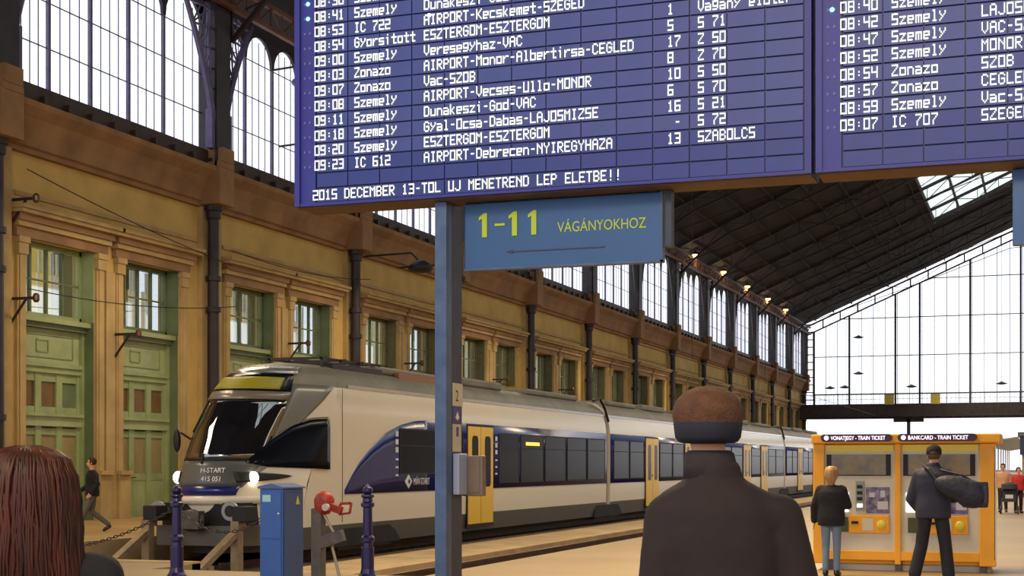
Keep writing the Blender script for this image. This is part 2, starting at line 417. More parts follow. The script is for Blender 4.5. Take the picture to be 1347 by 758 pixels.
# roof
RZ = lambda x: 17.35+.44*(24.34-abs(x))+.55
YE = Y0+nb*BAY+.1
SKX = 9.4; SKY0, SKY1 = 30, 144
rm = MB()
def slab(m, xa, xb, ya, yb, t=.18):
    za, zb = RZ(xa), RZ(xb)
    m.add([(xa, ya, za), (xb, ya, zb), (xb, yb, zb), (xa, yb, za), (xa, ya, za+t), (xb, ya, zb+t), (xb, yb, zb+t), (xa, yb, za+t)],
          [(0, 1, 2, 3), (7, 6, 5, 4), (0, 4, 5, 1), (1, 5, 6, 2), (2, 6, 7, 3), (3, 7, 4, 0)])
slab(rm, -26.4, -SKX, -14, YE); slab(rm, SKX, 26.4, -14, YE)
for a, c in ((-SKX, 0), (0, SKX)): slab(rm, a, c, -14, SKY0); slab(rm, a, c, SKY1, YE)
rf = rm.build('ceiling', roof_m); rf['kind'] = 'structure'
pl = MB()
for s in (-1, 1):
    for k in range(1, 13):
        x = s*k*2.0
        if abs(x) < SKX-.2: continue
        z = RZ(x); pl.box(x-.04, x+.04, 14, YE, z-.2, z)
o = pl.build('trim_10', roof_m); o['kind'] = 'structure'
sk = struct_root('window_60', (0, SKY0, RZ(SKX)))
bars = MB(); 
for x in (-9.4, -7.2, -4.8, -2.4, 0, 2.4, 4.8, 7.2, 9.4): z = RZ(x); bars.box(x-.09, x+.09, SKY0, SKY1, z-.2, z+.05)
bars.build('roof_bar', iron_m, sk)
ny = int((SKY1-SKY0)/5.265); ylist = sorted(Y0+k*BAY/2 for k in range(-2, 25)); ylist = [q for q in ylist if SKY0 < q < SKY1]
cb = MB()
for q in ylist:
    for s in (-1, 1): cb.bar((s*9.4, q, RZ(9.4)-.05), (0, q, RZ(0)-.05), .1, .16)
cb.build('cross_bar', iron_m, sk)
edges = [SKY0]+ylist+[SKY1]; xs_ = [-9.4, -7.2, -4.8, -2.4, 0, 2.4, 4.8, 7.2, 9.4]
sgl = glass('skylight_glass', (.86, .92, .9), .95)
for i in range(len(xs_)-1):
    for j in range(len(edges)-1):
        if edges[j+1] < 95 and j % 2: continue
        e1 = edges[j+1] if edges[j+1] >= 95 else edges[min(j+2, len(edges)-1)]
        slm = MB(); slab(slm, xs_[i]+.02, xs_[i+1]-.02, edges[j]+.05, e1-.05, .012); slm.build('pane', sgl, sk)
# trusses: one per column
for b in range(-1, nb+1):
    y = Y0+b*BAY
    if y > YE-1: continue
    t = thing('roof_truss', 'dark iron lattice roof truss with tie rods, %s from the near end' % ORD[b+1], 'roof truss', (0, y, 16.9), group='iron trusses under the station roof')
    m = MB()
    for s in (-1, 1):
        m.bar((s*25.2, y, RZ(25.2)-.12), (0, y, RZ(0)-.12), .22, .2, up=(0, 1, 0))
        # curved lower chord
        cv = []
        for i in range(15):
            u = i/14; x = 24.9*(1-u); z = 15.4+(RZ(0)-1.0-15.4)*math.sin(u*PI/2*.94)**.86*1.0
            z = min(z, RZ(x)-.75-.5*math.sin(PI*u)); cv.append((s*x, y, z))
        for i in range(14):
            m.bar(cv[i], cv[i+1], .14, .14); xa = cv[i][0]
            m.bar(cv[i], (xa, y, RZ(xa)-.2), .06); xb = cv[i+1][0]
            m.bar(cv[i] if i % 2 else cv[i+1], (xb if i % 2 else xa, y, RZ(xb if i % 2 else xa)-.2), .06)
    m.build('rafter_lattice', rib_m, t)
    for s in (-1, 1):
        tr = MB(); tr.tube([(s*24.4, y, 16.4), (s*13, y, 20.0), (s*3, y, 23.6), (0, y, 23.8)], .035, 5)
        tr.tube([(s*13, y, 20.0), (s*13, y, RZ(13)-.2)], .03, 5); tr.tube([(s*13, y, 20.0), (0, y, RZ(0)-.4)], .03, 5); tr.tube([(s*13, y, 20.0), (s*18, y, RZ(18)-.2)], .03, 5)
        tr.build('tie_rod', rib_m, t)

# right side wall and its far parts (out of frame, closes the hall)
m = MB(); m.box(25.6, 26.3, -12, YE, -.6, 11.3)
for b in range(-4, nb+1):
    y = Y0+b*BAY; m.box(25.4, 26.2, y-.5, y+.5, 11.3, 18)
m.box(25.5, 26.2, -12, YE, 16.4, 17.6)
o = m.build('wall_right', wall_m); o['kind'] = 'structure'

# end glazing
EY = 168.0
r = struct_root('window_70', (0, EY, 8.4))
def topz(x): return 17+.44*(24.34-abs(x))-.55
th = MB()
for x in (-24.1, -20.2, -15.2, -12.6, -7.3, -2.1, 3.1, 8.3, 12.6, 15.2, 20.2, 24.1): th.box(x-.1, x+.1, EY-.15, EY+.15, 6.8, topz(x))
th.build('mullion', iron_m, r)
tn = MB(); cols = []
x = -24.1
while x < 24.2:
    cols.append(x); x += 1.305
for x in cols: tn.box(x-.03, x+.03, EY-.04, EY+.04, 8.4, topz(x))
for z in (9.5, 13.7, 17.9, 22.1): 
    xl = max(0, min(24.1, 24.34-(z-17+.55)/.44)); tn.box(-xl, xl, EY-.05, EY+.05, z-.045, z+.045)
tn.build('glazing_bar', bar_m, r)
fr = MB()
for s in (-1, 1):
    fr.bar((s*24.9, EY, topz(24.9)), (0, EY, topz(0)), .14, .28, up=(0, 1, 0)); fr.bar((s*25.3, EY, topz(25.3)+.95), (0, EY, topz(0)+.95), .16, .3, up=(0, 1, 0))
    k = 0
    while k*1.9 < 25: xx = s*(25-k*1.9); fr.bar((xx, EY, topz(xx)), (xx, EY, topz(xx)+.95), .14); k += 1
    fr.box(s*25.35-.12, s*25.35+.12, EY-.15, EY+.15, 0, 18)
    for k in range(11): fr.bar((s*25.3, EY, 8.9+k*.85), (s*24.1, EY, 8.9+k*.85), .07, .12)
fr.build('outer_frame', iron_m, r)
for i in range(len(cols)-1):
    xa, xb = cols[i], cols[i+1]; zz = [8.45, 13.7, 17.9, 22.1, 40]
    for j in range(4):
        tl, tr_ = min(zz[j+1], topz(xa)), min(zz[j+1], topz(xb))
        if min(tl, tr_) <= zz[j]+.05: continue
        pm = MB(); pm.prism([(xa+.02, zz[j]+.03), (xb-.02, zz[j]+.03), (xb-.02, tr_-.03), (xa+.02, tl-.03)], 'y', EY-.006, EY+.006); pm.build('pane', win_gl, r)
# footbridge across the end
t = thing('footbridge', 'dark iron footbridge across the glazed end of the hall', 'footbridge', (0, EY-1.8, 6.7))
box('girder', iron_m, t, -25.4, 26, EY-2.0, EY-1.7, 6.75, 8.3); box('deck', ironw_m, t, -25.4, 26, EY-2, EY+.3, 6.7, 6.85)
gg = MB()
for k in range(52): gg.box(-25+k, -24.9+k, EY-2.06, EY-2.0, 6.75, 8.3)
tag(gg.build('stiffener', iron_m, t), kind='stuff')
rl = MB(); rl.box(-25.3, 26, EY-2, EY-1.95, 9.3, 9.36); rl.box(-25.3, 26, EY-2, EY-1.95, 8.8, 8.84)
for k in range(52*2): rl.box(-25.2+k*.5, -25.17+k*.5, EY-2, EY-1.96, 8.3, 9.3)
rl.build('railing', iron_m, t)
for x in (-13.7, 0, 13.7):
    MB().box(x-.18, x+.18, EY-1.2, EY-.8, -.6, 6.75).build('post', iron_m, t)
    MB().box(x-1.6, x+1.6, EY-1.2, EY-.8, 6.3, 6.75).build('bracket', iron_m, t)
yel_m = mat('yellow_sign', (214, 200, 92), .5)
for x, l in ((-15.67, 'small yellow square platform sign on the footbridge, nearer the ochre wall'), (-10.8, 'small yellow square platform sign on the footbridge, farther from the ochre wall')):
    s_ = thing('platform_sign', l, 'sign', (x, EY-2.2, 8.2), group='yellow signs on the footbridge')
    box('sign_board', yel_m, s_, x-.5, x+.5, EY-2.25, EY-2.15, 8.2, 9.3); box('bracket', iron_m, s_, x-.05, x+.05, EY-2.15, EY-2.0, 8.3, 9.2)

# outside beyond the end of the hall
o = MB().box(-60, 60, 240, 700, -.9, -.6).build('ground', ballast_m); o['kind'] = 'structure'
can_m = mat('pale_canopy_metal', (206, 206, 210), .5, var=.1)
for x, l in ((-22, 'pale outdoor platform canopy beyond the hall, beside the train'), (-5.5, 'pale outdoor platform canopy beyond the hall, behind the ticket machines')):
    t = thing('platform_canopy', l, 'canopy', (x, 215, 0))
    MB().prism([(x-3, 4.7), (x, 4.2), (x+3, 4.7), (x+3, 4.85), (x, 4.4), (x-3, 4.85)], 'y', 178, 290).build('canopy_roof', can_m, t)
    for k in range(8): box('post', can_m, t, x-.1, x+.1, 182+k*14, 182.2+k*14, -.6, 4.3)
t = thing('overhead_gantry', 'grey steel overhead line gantry outside the hall end', 'gantry', (-10, 305, 0))
gm = MB()
for x in (-24, 2): gm.box(x-.15, x+.15, 304.8, 305.2, -.6, 7)
gm.build('mast', iron_m, t); MB().bar((-24, 305, 6.6), (2, 305, 6.6), .3, .4).build('beam', iron_m, t)

# ================================================================ TRAIN
XC = -16.74; HW = 1.44; YF0 = 27.1
white_m = mat('cream_white_train_paint', (236, 226, 206), .22, var=.02, scale=.6)
tblue_m = mat('train_blue', (26, 38, 112), .22, var=.06, scale=.8)
skirt_m = mat('grey_train_skirt', (92, 88, 80), .45, var=.1, scale=1)
troof_m = mat('grey_train_roof', (118, 114, 100), .55, var=.2, scale=1.2)
mask_m = mat('grey_front_mask', (96, 98, 98), .3, .1)
tyel_m = mat('yellow_door_paint', (244, 196, 28), .35)
black_m = mat('black_rubber', (18, 17, 20), .6)
under_m = mat('dark_underframe', (30, 26, 26), .8, var=.4, scale=2)
tglass = mat('dark_train_glass', (17, 20, 30), .22, spec=.06)
windm = mat('windscreen_glass', (16, 20, 28), .03, spec=1.0)
windm.node_tree.nodes['Principled BSDF'].inputs['IOR'].default_value = 2.1
silver_m = mat('silver_trim', (196, 194, 190), .2, .7)
train = thing('train', 'white and blue electric train with yellow doors standing at the buffer stop', 'train', (XC, YF0, -.45))
def interp(tab, z):
    if z <= tab[0][0]: return tab[0][1]
    for (a, p), (b, q) in zip(tab, tab[1:]):
        if z <= b: return p+(q-p)*(z-a)/(b-a)
    return tab[-1][1]
WT = [(-.3, 1.38), (.2, 1.43), (.9, 1.44), (2.75, 1.44), (3.1, 1.40), (3.35, 1.34), (3.52, 1.28), (3.7, 1.14), (3.86, .92), (3.96, .6), (4.0, .3)]
FT = [(-.3, 27.5), (.2, 27.32), (.8, 27.12), (1.2, 27.12), (1.7, 27.3), (2.3, 27.65), (3.0, 28.2), (3.3, 28.5), (3.52, 28.8), (3.7, 29.15), (3.86, 29.7), (3.96, 30.5), (4.0, 31.4)]
LT_ = [(-.3, 1.6), (.8, 2.0), (1.7, 2.3), (3.0, 2.5), (3.5, 2.3), (4.0, 1.4)]
PW = 2.35
wz = lambda z: interp(WT, z); fz = lambda z: interp(FT, z); lz = lambda z: interp(LT_, z)
def nose(t, z, off=0):            # t in -1..1 across the nose
    x = XC+wz(z)*t; y = fz(z)+lz(z)*abs(t)**PW
    if off:
        e = 1e-3; t2 = max(-1, min(1, t+e)); x2 = XC+wz(z)*t2; y2 = fz(z)+lz(z)*abs(t2)**PW
        d = Vector((x2-x, y2-y, 0)); d = Vector((1, 0, 0)) if d.length < 1e-9 else d.normalized()
        n = Vector((d.y, -d.x, 0)); p = Vector((x, y, z))+n*off
        return (p.x, p.y, p.z)
    return (x, y, z)
def side(Y, z, off=0, sgn=1):     # surface point at given Y on the +X side
    u = (Y-fz(z))/lz(z)
    if u < 1: return nose(sgn*max(.02, u)**(1/PW), z, off)
    return (XC+sgn*(wz(z)+off), Y, z)
def grid(fn, us, vs):
    m = MB(); nu, nv = len(us), len(vs)
    m.add([fn(u, v) for v in vs for u in us], [(j*nu+i, j*nu+i+1, (j+1)*nu+i+1, (j+1)*nu+i) for j in range(nv-1) for i in range(nu-1)])
    return m
def fr(a, b, n): return [a+(b-a)*i/n for i in range(n+1)]
def shell(o, th=.02):
    s = o.modifiers.new('thickness', 'SOLIDIFY'); s.thickness = th; s.offset = 1; return o
JO = [53.4, 73.6, 93.8, 114.0]
CARY = [(27, 53.15), (53.65, 73.35), (73.85, 93.55), (94.05, 114)]
ZL = [-.3, -.05, .2, .5, .9, 1.5, 2.1, 2.75, 2.95, 3.1, 3.25, 3.35, 3.5, 3.6, 3.7, 3.78, 3.86, 3.91, 3.96, 4.0]
def zone(z0, z1): return [z0]+[z for z in ZL if z0 < z < z1]+[z1]
TS = fr(-1, 1, 28)
# nose skin by zones, then both sides of each car
def nose_zone(z0, z1): 
    zz = [z for z in fr(z0, z1, max(2, int((z1-z0)/.12)))]
    return grid(lambda t, z: nose(t, z), TS, zz)
def car_side(m, y0, y1, z0, z1, first):
    for sg in (-1, 1):
        zz = zone(z0, z1)
        if first:
            vs = []; cols_ = 2
            m.add([p for z in zz for p in (nose(sg, z), (XC+sg*wz(z), y1, z))], [(j*2, j*2+1, j*2+3, j*2+2) for j in range(len(zz)-1)])
        else:
            m.add([p for z in zz for p in ((XC+sg*wz(z), y0, z), (XC+sg*wz(z), y1, z))], [(j*2, j*2+1, j*2+3, j*2+2) for j in range(len(zz)-1)])
for i, (y0, y1) in enumerate(CARY):
    body = MB(); sk_ = MB(); ro = MB()
    car_side(body, y0, y1, .2, 3.38, i == 0); car_side(sk_, y0, y1, -.3, .2, i == 0); car_side(ro, y0, y1, 3.38, 4.0, i == 0)
    if i == 0:
        nz = nose_zone(.2, 3.38); body.add(nz.v, nz.f)
        nz = nose_zone(-.3, .2); sk_.add(nz.v, nz.f)
        nz = grid(lambda t, z: nose(t, z), TS, [3.38, 3.45, 3.52, 3.58, 3.64, 3.7, 3.75, 3.8, 3.83, 3.86, 3.9, 3.93, 3.96, 3.98, 4.0]); ro.add(nz.v, nz.f)
        ro.add([nose(t, 4.0) for t in TS]+[(XC+.3, y1, 4.0), (XC-.3, y1, 4.0)], [tuple(range(len(TS)+2))])
    else:
        ro.box(XC-.3, XC+.3, y0, y1, 3.96, 4.0)
    for q in ((y1,) if i == 0 else (y0, y1)):
        ring = [(XC+wz(z), q, z) for z in ZL]+[(XC-wz(z), q, z) for z in reversed(ZL)]
        body.add(ring, [tuple(range(len(ring)))])
    b_ = body.build('car_body', white_m, train, smooth=False); 
    sk_.build('skirt', skirt_m, train); 
    rr_ = ro.build('car_roof', troof_m, train)
    for o_ in (b_, rr_):
        o_.data.polygons.foreach_set('use_smooth', [len(p.vertices) == 4 for p in o_.data.polygons])
    # gutter, roof equipment
    ym = y0 if i else 31.5
    MB().box(XC+1.24, XC+1.34, ym, y1, 3.38, 3.47).build('gutter', silver_m, train)
    L = y1-ym
    for (a, c, h) in ((.08, .3, .22), (.36, .55, .28), (.66, .92, .22)):
        if i == 0 and a < .1: a = .12
        box('roof_equipment', troof_m, train, XC-.85, XC+.85, ym+a*L, ym+c*L, 3.9, 3.92+h*.8, bevel=.06)
    # underframe and bogies
    box('underframe', under_m, train, XC-1.2, XC+1.2, (y0 if i else 29.2), y1, -.42, -.28)
    for by in ((32.4,) if i == 0 else ())+((y1+.25,) if i < 3 else (y1-3,)):
        bo = MB(); bo.box(XC-1.15, XC+1.25, by-1.6, by+1.6, -.35, -.12)
        bo.bar((XC+1.3, by-1.5, -.3), (XC+1.3, by+1.5, -.3), .12, .2); bo.tube([(XC+1.25, by-.3, -.1), (XC+1.4, by, -.05), (XC+1.25, by+.3, -.1)], .05, 6)
        for k in (-.35, .35): bo.tube([(XC+1.3, by+k, -.35), (XC+1.3, by+k, .1)], .09, 8)
        bogie = bo.build('bogie', mat('bogie_grey', (74, 66, 58), .6, .3, var=.3), train)
        for wy in (by-1.25, by+1.25):
            for sx in (-1, 1):
                wx = XC+sx*.76
                w = MB(); w.tube([(wx-.07, wy, -.03), (wx+.07, wy, -.03)], .42, 24); w.tube([(wx+sx*.0, wy, -.03), (wx+sx*.5, wy, -.03)], .12, 10); w.tube([(wx+sx*.45, wy, -.03), (wx+sx*.6, wy, -.03)], .2, 12)
                w.build('wheel', mat('wheel_steel', (84, 74, 66), .5, .5, var=.3), train)
# wheel arch cut look: dark plates on the skirt stand in for shaded recesses
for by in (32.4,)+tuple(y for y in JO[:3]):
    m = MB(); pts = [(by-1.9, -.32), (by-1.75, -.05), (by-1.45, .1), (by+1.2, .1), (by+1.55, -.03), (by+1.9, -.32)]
    m.prism([(p[0], p[1]) for p in pts], 'x', XC+1.34, XC+1.452); m.build('wheel_arch_shade', under_m, train)
# bellows
for j in JO[:3]:
    m = MB()
    for k in range(4): 
        y = j-.25+k*.16; 
        ring = [(XC+(wz(z)-.1-.05*(k % 2)), z) for z in ZL if z > .1]+[(XC-(wz(z)-.1), z) for z in reversed(ZL) if z > .1]
        m.prism(ring, 'y', y, y+.1)
    m.build('bellows', black_m, train)
    MB().tube([(XC+1.2, j-1.2, 3.95), (XC+1.25, j-.5, 4.05), (XC+1.3, j, 3.7), (XC+1.42, j+.1, 3.2)], .05, 6).build('jumper_cable', black_m, train)
# nose details
def patch(name, m, fn, us, vs, parent=train, th=.02):
    o = grid(fn, us, vs).build(name, m, parent, smooth=True); return shell(o, th)
patch('windscreen', windm, lambda u, z: nose(u*interp([(1.7, .66), (2.9, .68), (3.05, .66)], z), z, .015), fr(-1, 1, 24), fr(1.72, 3.02, 12))
patch('windscreen_base', black_m, lambda u, z: nose(u*.67, z, .02), fr(-1, 1, 20), fr(1.66, 1.95, 3), th=.012)
patch('front_mask', mask_m, lambda u, z: nose(u*interp([(1.1, .50), (1.66, .66)], z), z, .02), fr(-1, 1, 20), fr(1.12, 1.66, 5))
patch('front_stripe', tblue_m, lambda u, z: nose(u*interp([(.92, .46), (1.12, .50)], z), z, .022), fr(-1, 1, 20), fr(.94, 1.13, 2))
patch('silver_brow', mat('brown_grey_brow', (132, 122, 112), .3, .2), lambda u, z: nose(u*.68, z, .03), fr(-1, 1, 20), fr(3.02, 3.2, 2))
patch('destination_display', tglass, lambda u, z: nose(u*interp([(3.2, .68), (3.6, .66)], z), z, .022), fr(-1, 1, 24), fr(3.21, 3.62, 8))
patch('display_panel', emit('amber_display', (128, 118, 22), .3), lambda u, z: nose(u*.50+.08, z, .052), fr(-1, 1, 24), fr(3.26, 3.54, 6), th=.006)
patch('nose_brow', silver_m, lambda u, z: nose(u*.7, z, .024), fr(-1, 1, 20), fr(3.64, 3.82, 3), th=.015)
for sg in (-1, 1):      # grey pillar between windscreen and side, curving up into the roof
    patch('front_pillar', mat('grey_pillar', (128, 126, 118), .35, .2), lambda u, z: nose(sg*(interp([(1.1, .50), (1.66, .66), (2.4, .68), (3.0, .68), (3.4, .68)], z)+u*interp([(1.1, .02), (1.7, .09), (2.6, .16), (3.4, .30)], z)), z, .012), fr(0, 1, 6), fr(1.1, 3.4, 14))
    # headlight and its dark surround sweeping back
    patch('headlight_surround', black_m, lambda u, v: side(27.45+1.35*u, 1.32+(v-.5)*.24*(1-u)**.6+.02*u, .05, sg), fr(0.02, 1, 12), fr(0, 1, 4), th=.01)
    hp = Vector(nose(sg*.60, 1.31, .07))
    MB().ball(hp, .125, .07, .135, 16, 10).build('headlight', emit('headlight_glow', (255, 246, 222), 7), train, smooth=True)
# side band and windows (both sides share the layout, the +X side faces the camera)
def arcz(Y): return interp([(31.1, 1.0), (31.5, 1.35), (31.9, 1.65), (32.6, 2.05), (33.4, 2.38), (34.3, 2.6), (35.2, 2.72), (36, 2.76)], Y)
patch('blue_band', tblue_m, lambda Y, u: (XC+wz(.9+(arcz(Y)-.9)*u)+.006, Y, .9+(arcz(Y)-.9)*u), fr(31.1, 36.0, 24), fr(0, 1, 4), th=.01)
def band(y0, y1): patch('blue_band', tblue_m, lambda Y, z: (XC+wz(z)+.006, Y, z), [y0, y1], [.9, 1.5, 2.1, 2.76], th=.01)
band(36.0, 53.15)
for i in (1, 2, 3): band(*CARY[i])
band_st = MB()
patch('cab_side_window', tglass, lambda Y, u: side(Y, interp([(27.75, 1.62), (28.2, 1.54), (30.3, 1.48)], Y)+(interp([(27.75, 1.66), (28.5, 2.15), (29.1, 2.45), (29.7, 2.60), (30.3, 2.64)], Y)-interp([(27.75, 1.62), (28.2, 1.54), (30.3, 1.48)], Y))*u, .02), fr(27.75, 30.3, 16), fr(0, 1, 6))
patch('cab_window_frame', skirt_m, lambda Y, u: side(Y, interp([(27.8, 1.68), (28.5, 2.17), (29.1, 2.47), (29.7, 2.62), (30.3, 2.66)], Y)+u*.02, .022), fr(27.8, 30.3, 14), [0, 1], th=.01)
MB().box(XC+wz(1.5)+.001, XC+wz(1.5)+.008, 30.98, 31.0, .25, 3.35).build('body_seam', skirt_m, train)
def swin(a, c, z0=1.08, z1=2.5):
    w = MB().box(XC+HW+.012, XC+HW+.03, a, c, z0, z1).build('window', tglass, train)
    fm = MB(); x0, x1 = XC+HW+.01, XC+HW+.036
    fm.box(x0, x1, a-.04, c+.04, z0-.04, z0).box(x0, x1, a-.04, c+.04, z1, z1+.04).box(x0, x1, a-.04, a, z0, z1).box(x0, x1, c, c+.04, z0, z1)
    if c-a > 1.4: fm.box(x0, x1, a, c, z1-.42, z1-.39)
    fm.build('window_frame', black_m, w, world=True)
def sdoor(a, c):
    for (p, q) in ((a+.06, (a+c)/2-.02), ((a+c)/2+.02, c-.06)):
        d = MB().box(XC+HW+.014, XC+HW+.05, p, q, -.1, 2.68).build('door', tyel_m, train)
        w = q-p; rr = .14; y0_, y1_ = p+w*.3, q-w*.22
        poly = []
        for (cy, cz, a0) in ((y1_-rr, 2.42-rr, 0), (y0_+rr, 2.42-rr, 90), (y0_+rr, .95+rr, 180), (y1_-rr, .95+rr, 270)):
            for k in range(5): an = math.radians(a0+k*22.5); poly.append((cy+rr*math.cos(an), cz+rr*math.sin(an)))
        MB().prism(poly, 'x', XC+HW+.045, XC+HW+.058).build('door_window', tglass, d)
        MB().box(XC+HW+.05, XC+HW+.07, (a+c)/2-.1, (a+c)/2-.04, 1.1, 1.2).build('door_button', black_m, d)
    fm = MB(); x0, x1 = XC+HW+.008, XC+HW+.03
    fm.box(x0, x1, a, a+.06, -.12, 2.72).box(x0, x1, c-.06, c, -.12, 2.72).box(x0, x1, a, c, 2.68, 2.74).box(x0, x1, (a+c)/2-.02, (a+c)/2+.02, -.1, 2.7).box(x0, x1, a, c, -.2, -.1)
    fm.build('door_frame', black_m, train)
swin(34.25, 36.45, 1.38, 2.48); swin(36.75, 38.5, 1.08)
sdoor(38.83, 40.95)
for a, c in ((41.5, 43.2), (43.45, 45.6), (45.85, 48.0), (48.25, 50.4), (50.65, 52.8)): swin(a, c)
sdoor(58.8, 61.0); sdoor(65.9, 68.1)
for a, c in ((54.1, 56.2), (56.45, 58.5), (61.3, 63.4), (63.65, 65.6), (68.4, 70.6), (70.85, 73)): swin(a, c)
sdoor(79.9, 82.1); sdoor(85.3, 87.5)
for a, c in ((74.2, 76.5), (76.75, 79.6), (82.4, 85.0), (87.8, 90.2), (90.45, 93.1)): swin(a, c)
sdoor(99, 101.2); sdoor(106, 108.2)
for a, c in ((94.5, 96.6), (96.85, 98.7), (101.5, 103.6), (103.85, 105.7), (108.5, 110.8), (111.1, 113.6)): swin(a, c)
# small white side markings beside windows and door
mk = MB()
for (yy, n_) in ((33.95, 6), (41.15, 6)):
    for k in range(n_): mk.box(XC+HW+.02, XC+HW+.03, yy, yy+.16, 1.3+k*.2, 1.3+k*.2+(.13 if k > 2 else .05))
mk.build('number_marking', mat('white_print', (230, 230, 230), .5), train)
MB().box(XC+HW+.03, XC+HW+.04, 43.9, 45.2, 2.2, 2.3).build('side_display', emit('orange_led', (255, 190, 60), 2.2), train)
# operator logo on the flank and name on the nose
wp = MATS['white_print']
MB().prism([(34.75, .98), (34.98, 1.16), (34.75, 1.34), (34.52, 1.16)], 'x', XC+HW+.02, XC+HW+.03).build('logo_diamond', wp, train)
MB().prism([(34.78, 1.08), (34.86, 1.16), (34.78, 1.24), (34.70, 1.16)], 'x', XC+HW+.028, XC+HW+.034).build('logo_diamond', tblue_m, train)
text('logo_lettering', 'MÁV-START', wp, train, (XC+HW+.03, 35.06, 1.07), .25, rot=(PI/2, 0, PI/2), sx=.8, ext=.004)
for body_, z_ in (('H-START', 1.42), ('415 051', 1.24)):
    text('nose_lettering', body_, wp, train, (XC+.30, fz(z_)-.035, z_), .15, rot=(PI/2-.2, 0, 0), align='CENTER', ext=.006)
# wiper, coupler, bumper, apron, mirrors, buffers
wb = MB(); 
def wpt(t, z): return nose(t, z, .05)
wb.tube([wpt(.0, 1.62), wpt(-.02, 1.8)], .03, 6); wb.tube([wpt(-.05, 1.75), wpt(-.35, 2.75)], .022, 6); wb.tube([wpt(-.42, 2.3), wpt(-.34, 3.0)], .02, 6)
wb.build('wiper', black_m, train)
patch('bumper', white_m, lambda u, z: nose(u*.95, z, .05), fr(-1, 1, 24), [.76, .92], th=.04)
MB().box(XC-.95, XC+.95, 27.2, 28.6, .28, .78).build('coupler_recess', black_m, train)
cp = MB(); cp.tube([(XC+.05, 27.6, .42), (XC+.05, 26.75, .42)], .13, 12); cp.box(XC-.2, XC+.3, 26.6, 26.85, .25, .62); cp.ball((XC+.05, 26.75, .42), .3, .14, .24, 14, 8); cp.build('coupler', mat('coupler_steel', (96, 90, 84), .5, .5, var=.3), train)
MB().prism([(XC-1.2, 27.5), (XC-1.0, 27.05), (XC+1.0, 27.05), (XC+1.2, 27.5), (XC+1.2, 28.2), (XC-1.2, 28.2)], 'z', -.12, .3).build('apron', skirt_m, train)
for sg in (-1, 1):
    bx_ = XC+sg*.87
    b2 = MB(); b2.tube([(bx_, 27.5, .62), (bx_, 26.95, .62)], .1, 12); b2.tube([(bx_, 26.95, .62), (bx_, 26.9, .62)], .2, 20); b2.build('buffer', mat('buffer_steel', (150, 148, 150), .4, .5), train)
    MB().tube([(bx_, 26.9, .62), (bx_, 26.885, .62)], .12, 18).build('buffer_face', black_m, train)
    if sg > 0: continue
    p = Vector(side(28.6, 2.1, 0, sg))
    mi = MB(); mi.tube([p, p+Vector((sg*.2, -.25, .2))], .025, 6); mi.ball(p+Vector((sg*.26, -.3, .02)), .09, .07, .26, 10, 8); mi.build('mirror', black_m, train, smooth=True)
# pantograph well on the front roof
pg = MB(); z = 3.95
pg.box(XC-.9, XC+.9, 31.6, 34.4, 3.86, 4.0)
for s in (-.7, .7): pg.bar((XC+s, 31.4, 4.12), (XC+s, 34.4, 4.12), .05)
for y in (31.4, 32.4, 33.4, 34.4): pg.bar((XC-.85, y, 4.12), (XC+.85, y, 4.12), .06); pg.bar((XC-.7, y, 3.85), (XC-.7, y, 4.14), .06); pg.bar((XC+.7, y, 3.85), (XC+.7, y, 4.14), .06)
pg.build('pantograph', iron_m, train)
MB().box(XC+.86, XC+1.0, 35.2, 38.2, 3.7, 3.98).build('roof_hatch', mat('copper_hatch', (150, 104, 66), .5, .2), train)

# ================================================================ DEPARTURE BOARDS
FONT = {
'A':'01110100011000111111100011000110001','B':'11110100011000111110100011000111110','C':'01110100011000010000100001000101110','D':'11110100011000110001100011000111110',
'E':'11111100001000011110100001000011111','F':'11111100001000011110100001000010000','G':'01110100011000010111100011000101110','H':'10001100011000111111100011000110001',
'I':'01110001000010000100001000010001110','J':'00001000010000100001000011000101110','K':'10001100101010011000101001001010001','L':'10000100001000010000100001000011111',
'M':'10001110111010110001100011000110001','N':'10001110011010110011100011000110001','O':'11111100011000110001100011000111111','P':'11110100011000111110100001000010000',
'R':'11110100011000111110101001001010001','S':'11111100001000011111000010000111111','T':'11111001000010000100001000010000100','U':'10001100011000110001100011000111111',
'V':'10001100011000110001100010101000100','X':'10001100010101000100010101000110001','Y':'10001100010101000100001000010000100','Z':'11111000010001000100010001000011111',
'a':'00000000001111000001111111000111111','b':'10000100001111110001100011000111111','c':'00000000001111110000100001000011111','d':'00001000011111110001100011000111111',
'e':'00000000001111110001111111000011110','g':'00000111111000110001111110000111110','h':'10000100001111010001100011000110001','i':'00100000000110000100001000010000100',
'k':'10000100001001010100110001010010010','l':'01100001000010000100001000010001110','m':'00000000001111110101101011010110101','n':'00000000001111010001100011000110001',
'o':'00000000001111110001100011000111111','r':'00000000001011111000100001000010000','s':'00000000001111110000111110000111111','t':'00100001001111100100001000010000111',
'u':'00000000001000110001100011000111111','v':'00000000001000110001100010101000100','y':'00000100011000101010001000100010000','z':'00000000001111100010001000100011111',
'0':'11111100011000110001100011000111111','1':'00100011000010000100001000010001110','2':'11111000010000111111100001000011111','3':'11111000010000101111000010000111111',
'4':'10001100011000111111000010000100001','5':'11111100001000011111000010000111111','6':'11111100001000011111100011000111111','7':'11111000010001000100010000100001000',
'8':'11111100011000111111100011000111111','9':'11111100011000111111000010000111111',':':'00000000000010000000001000000000000','-':'00000000000000001110000000000000000',
'!':'00100001000010000100001000000000100'}
led_m = emit('backlit_display_characters', (226, 230, 206), .95)
tile_m = mat('display_module', (58, 74, 148), .5, var=.12, scale=2.5)  # upper rows lighter: skylight reflection put into the tile colour
tile2_m = mat('display_module_dark', (38, 56, 138), .5, var=.1, scale=2.5)  # bottom rows, the same tiles without that reflection in the colour
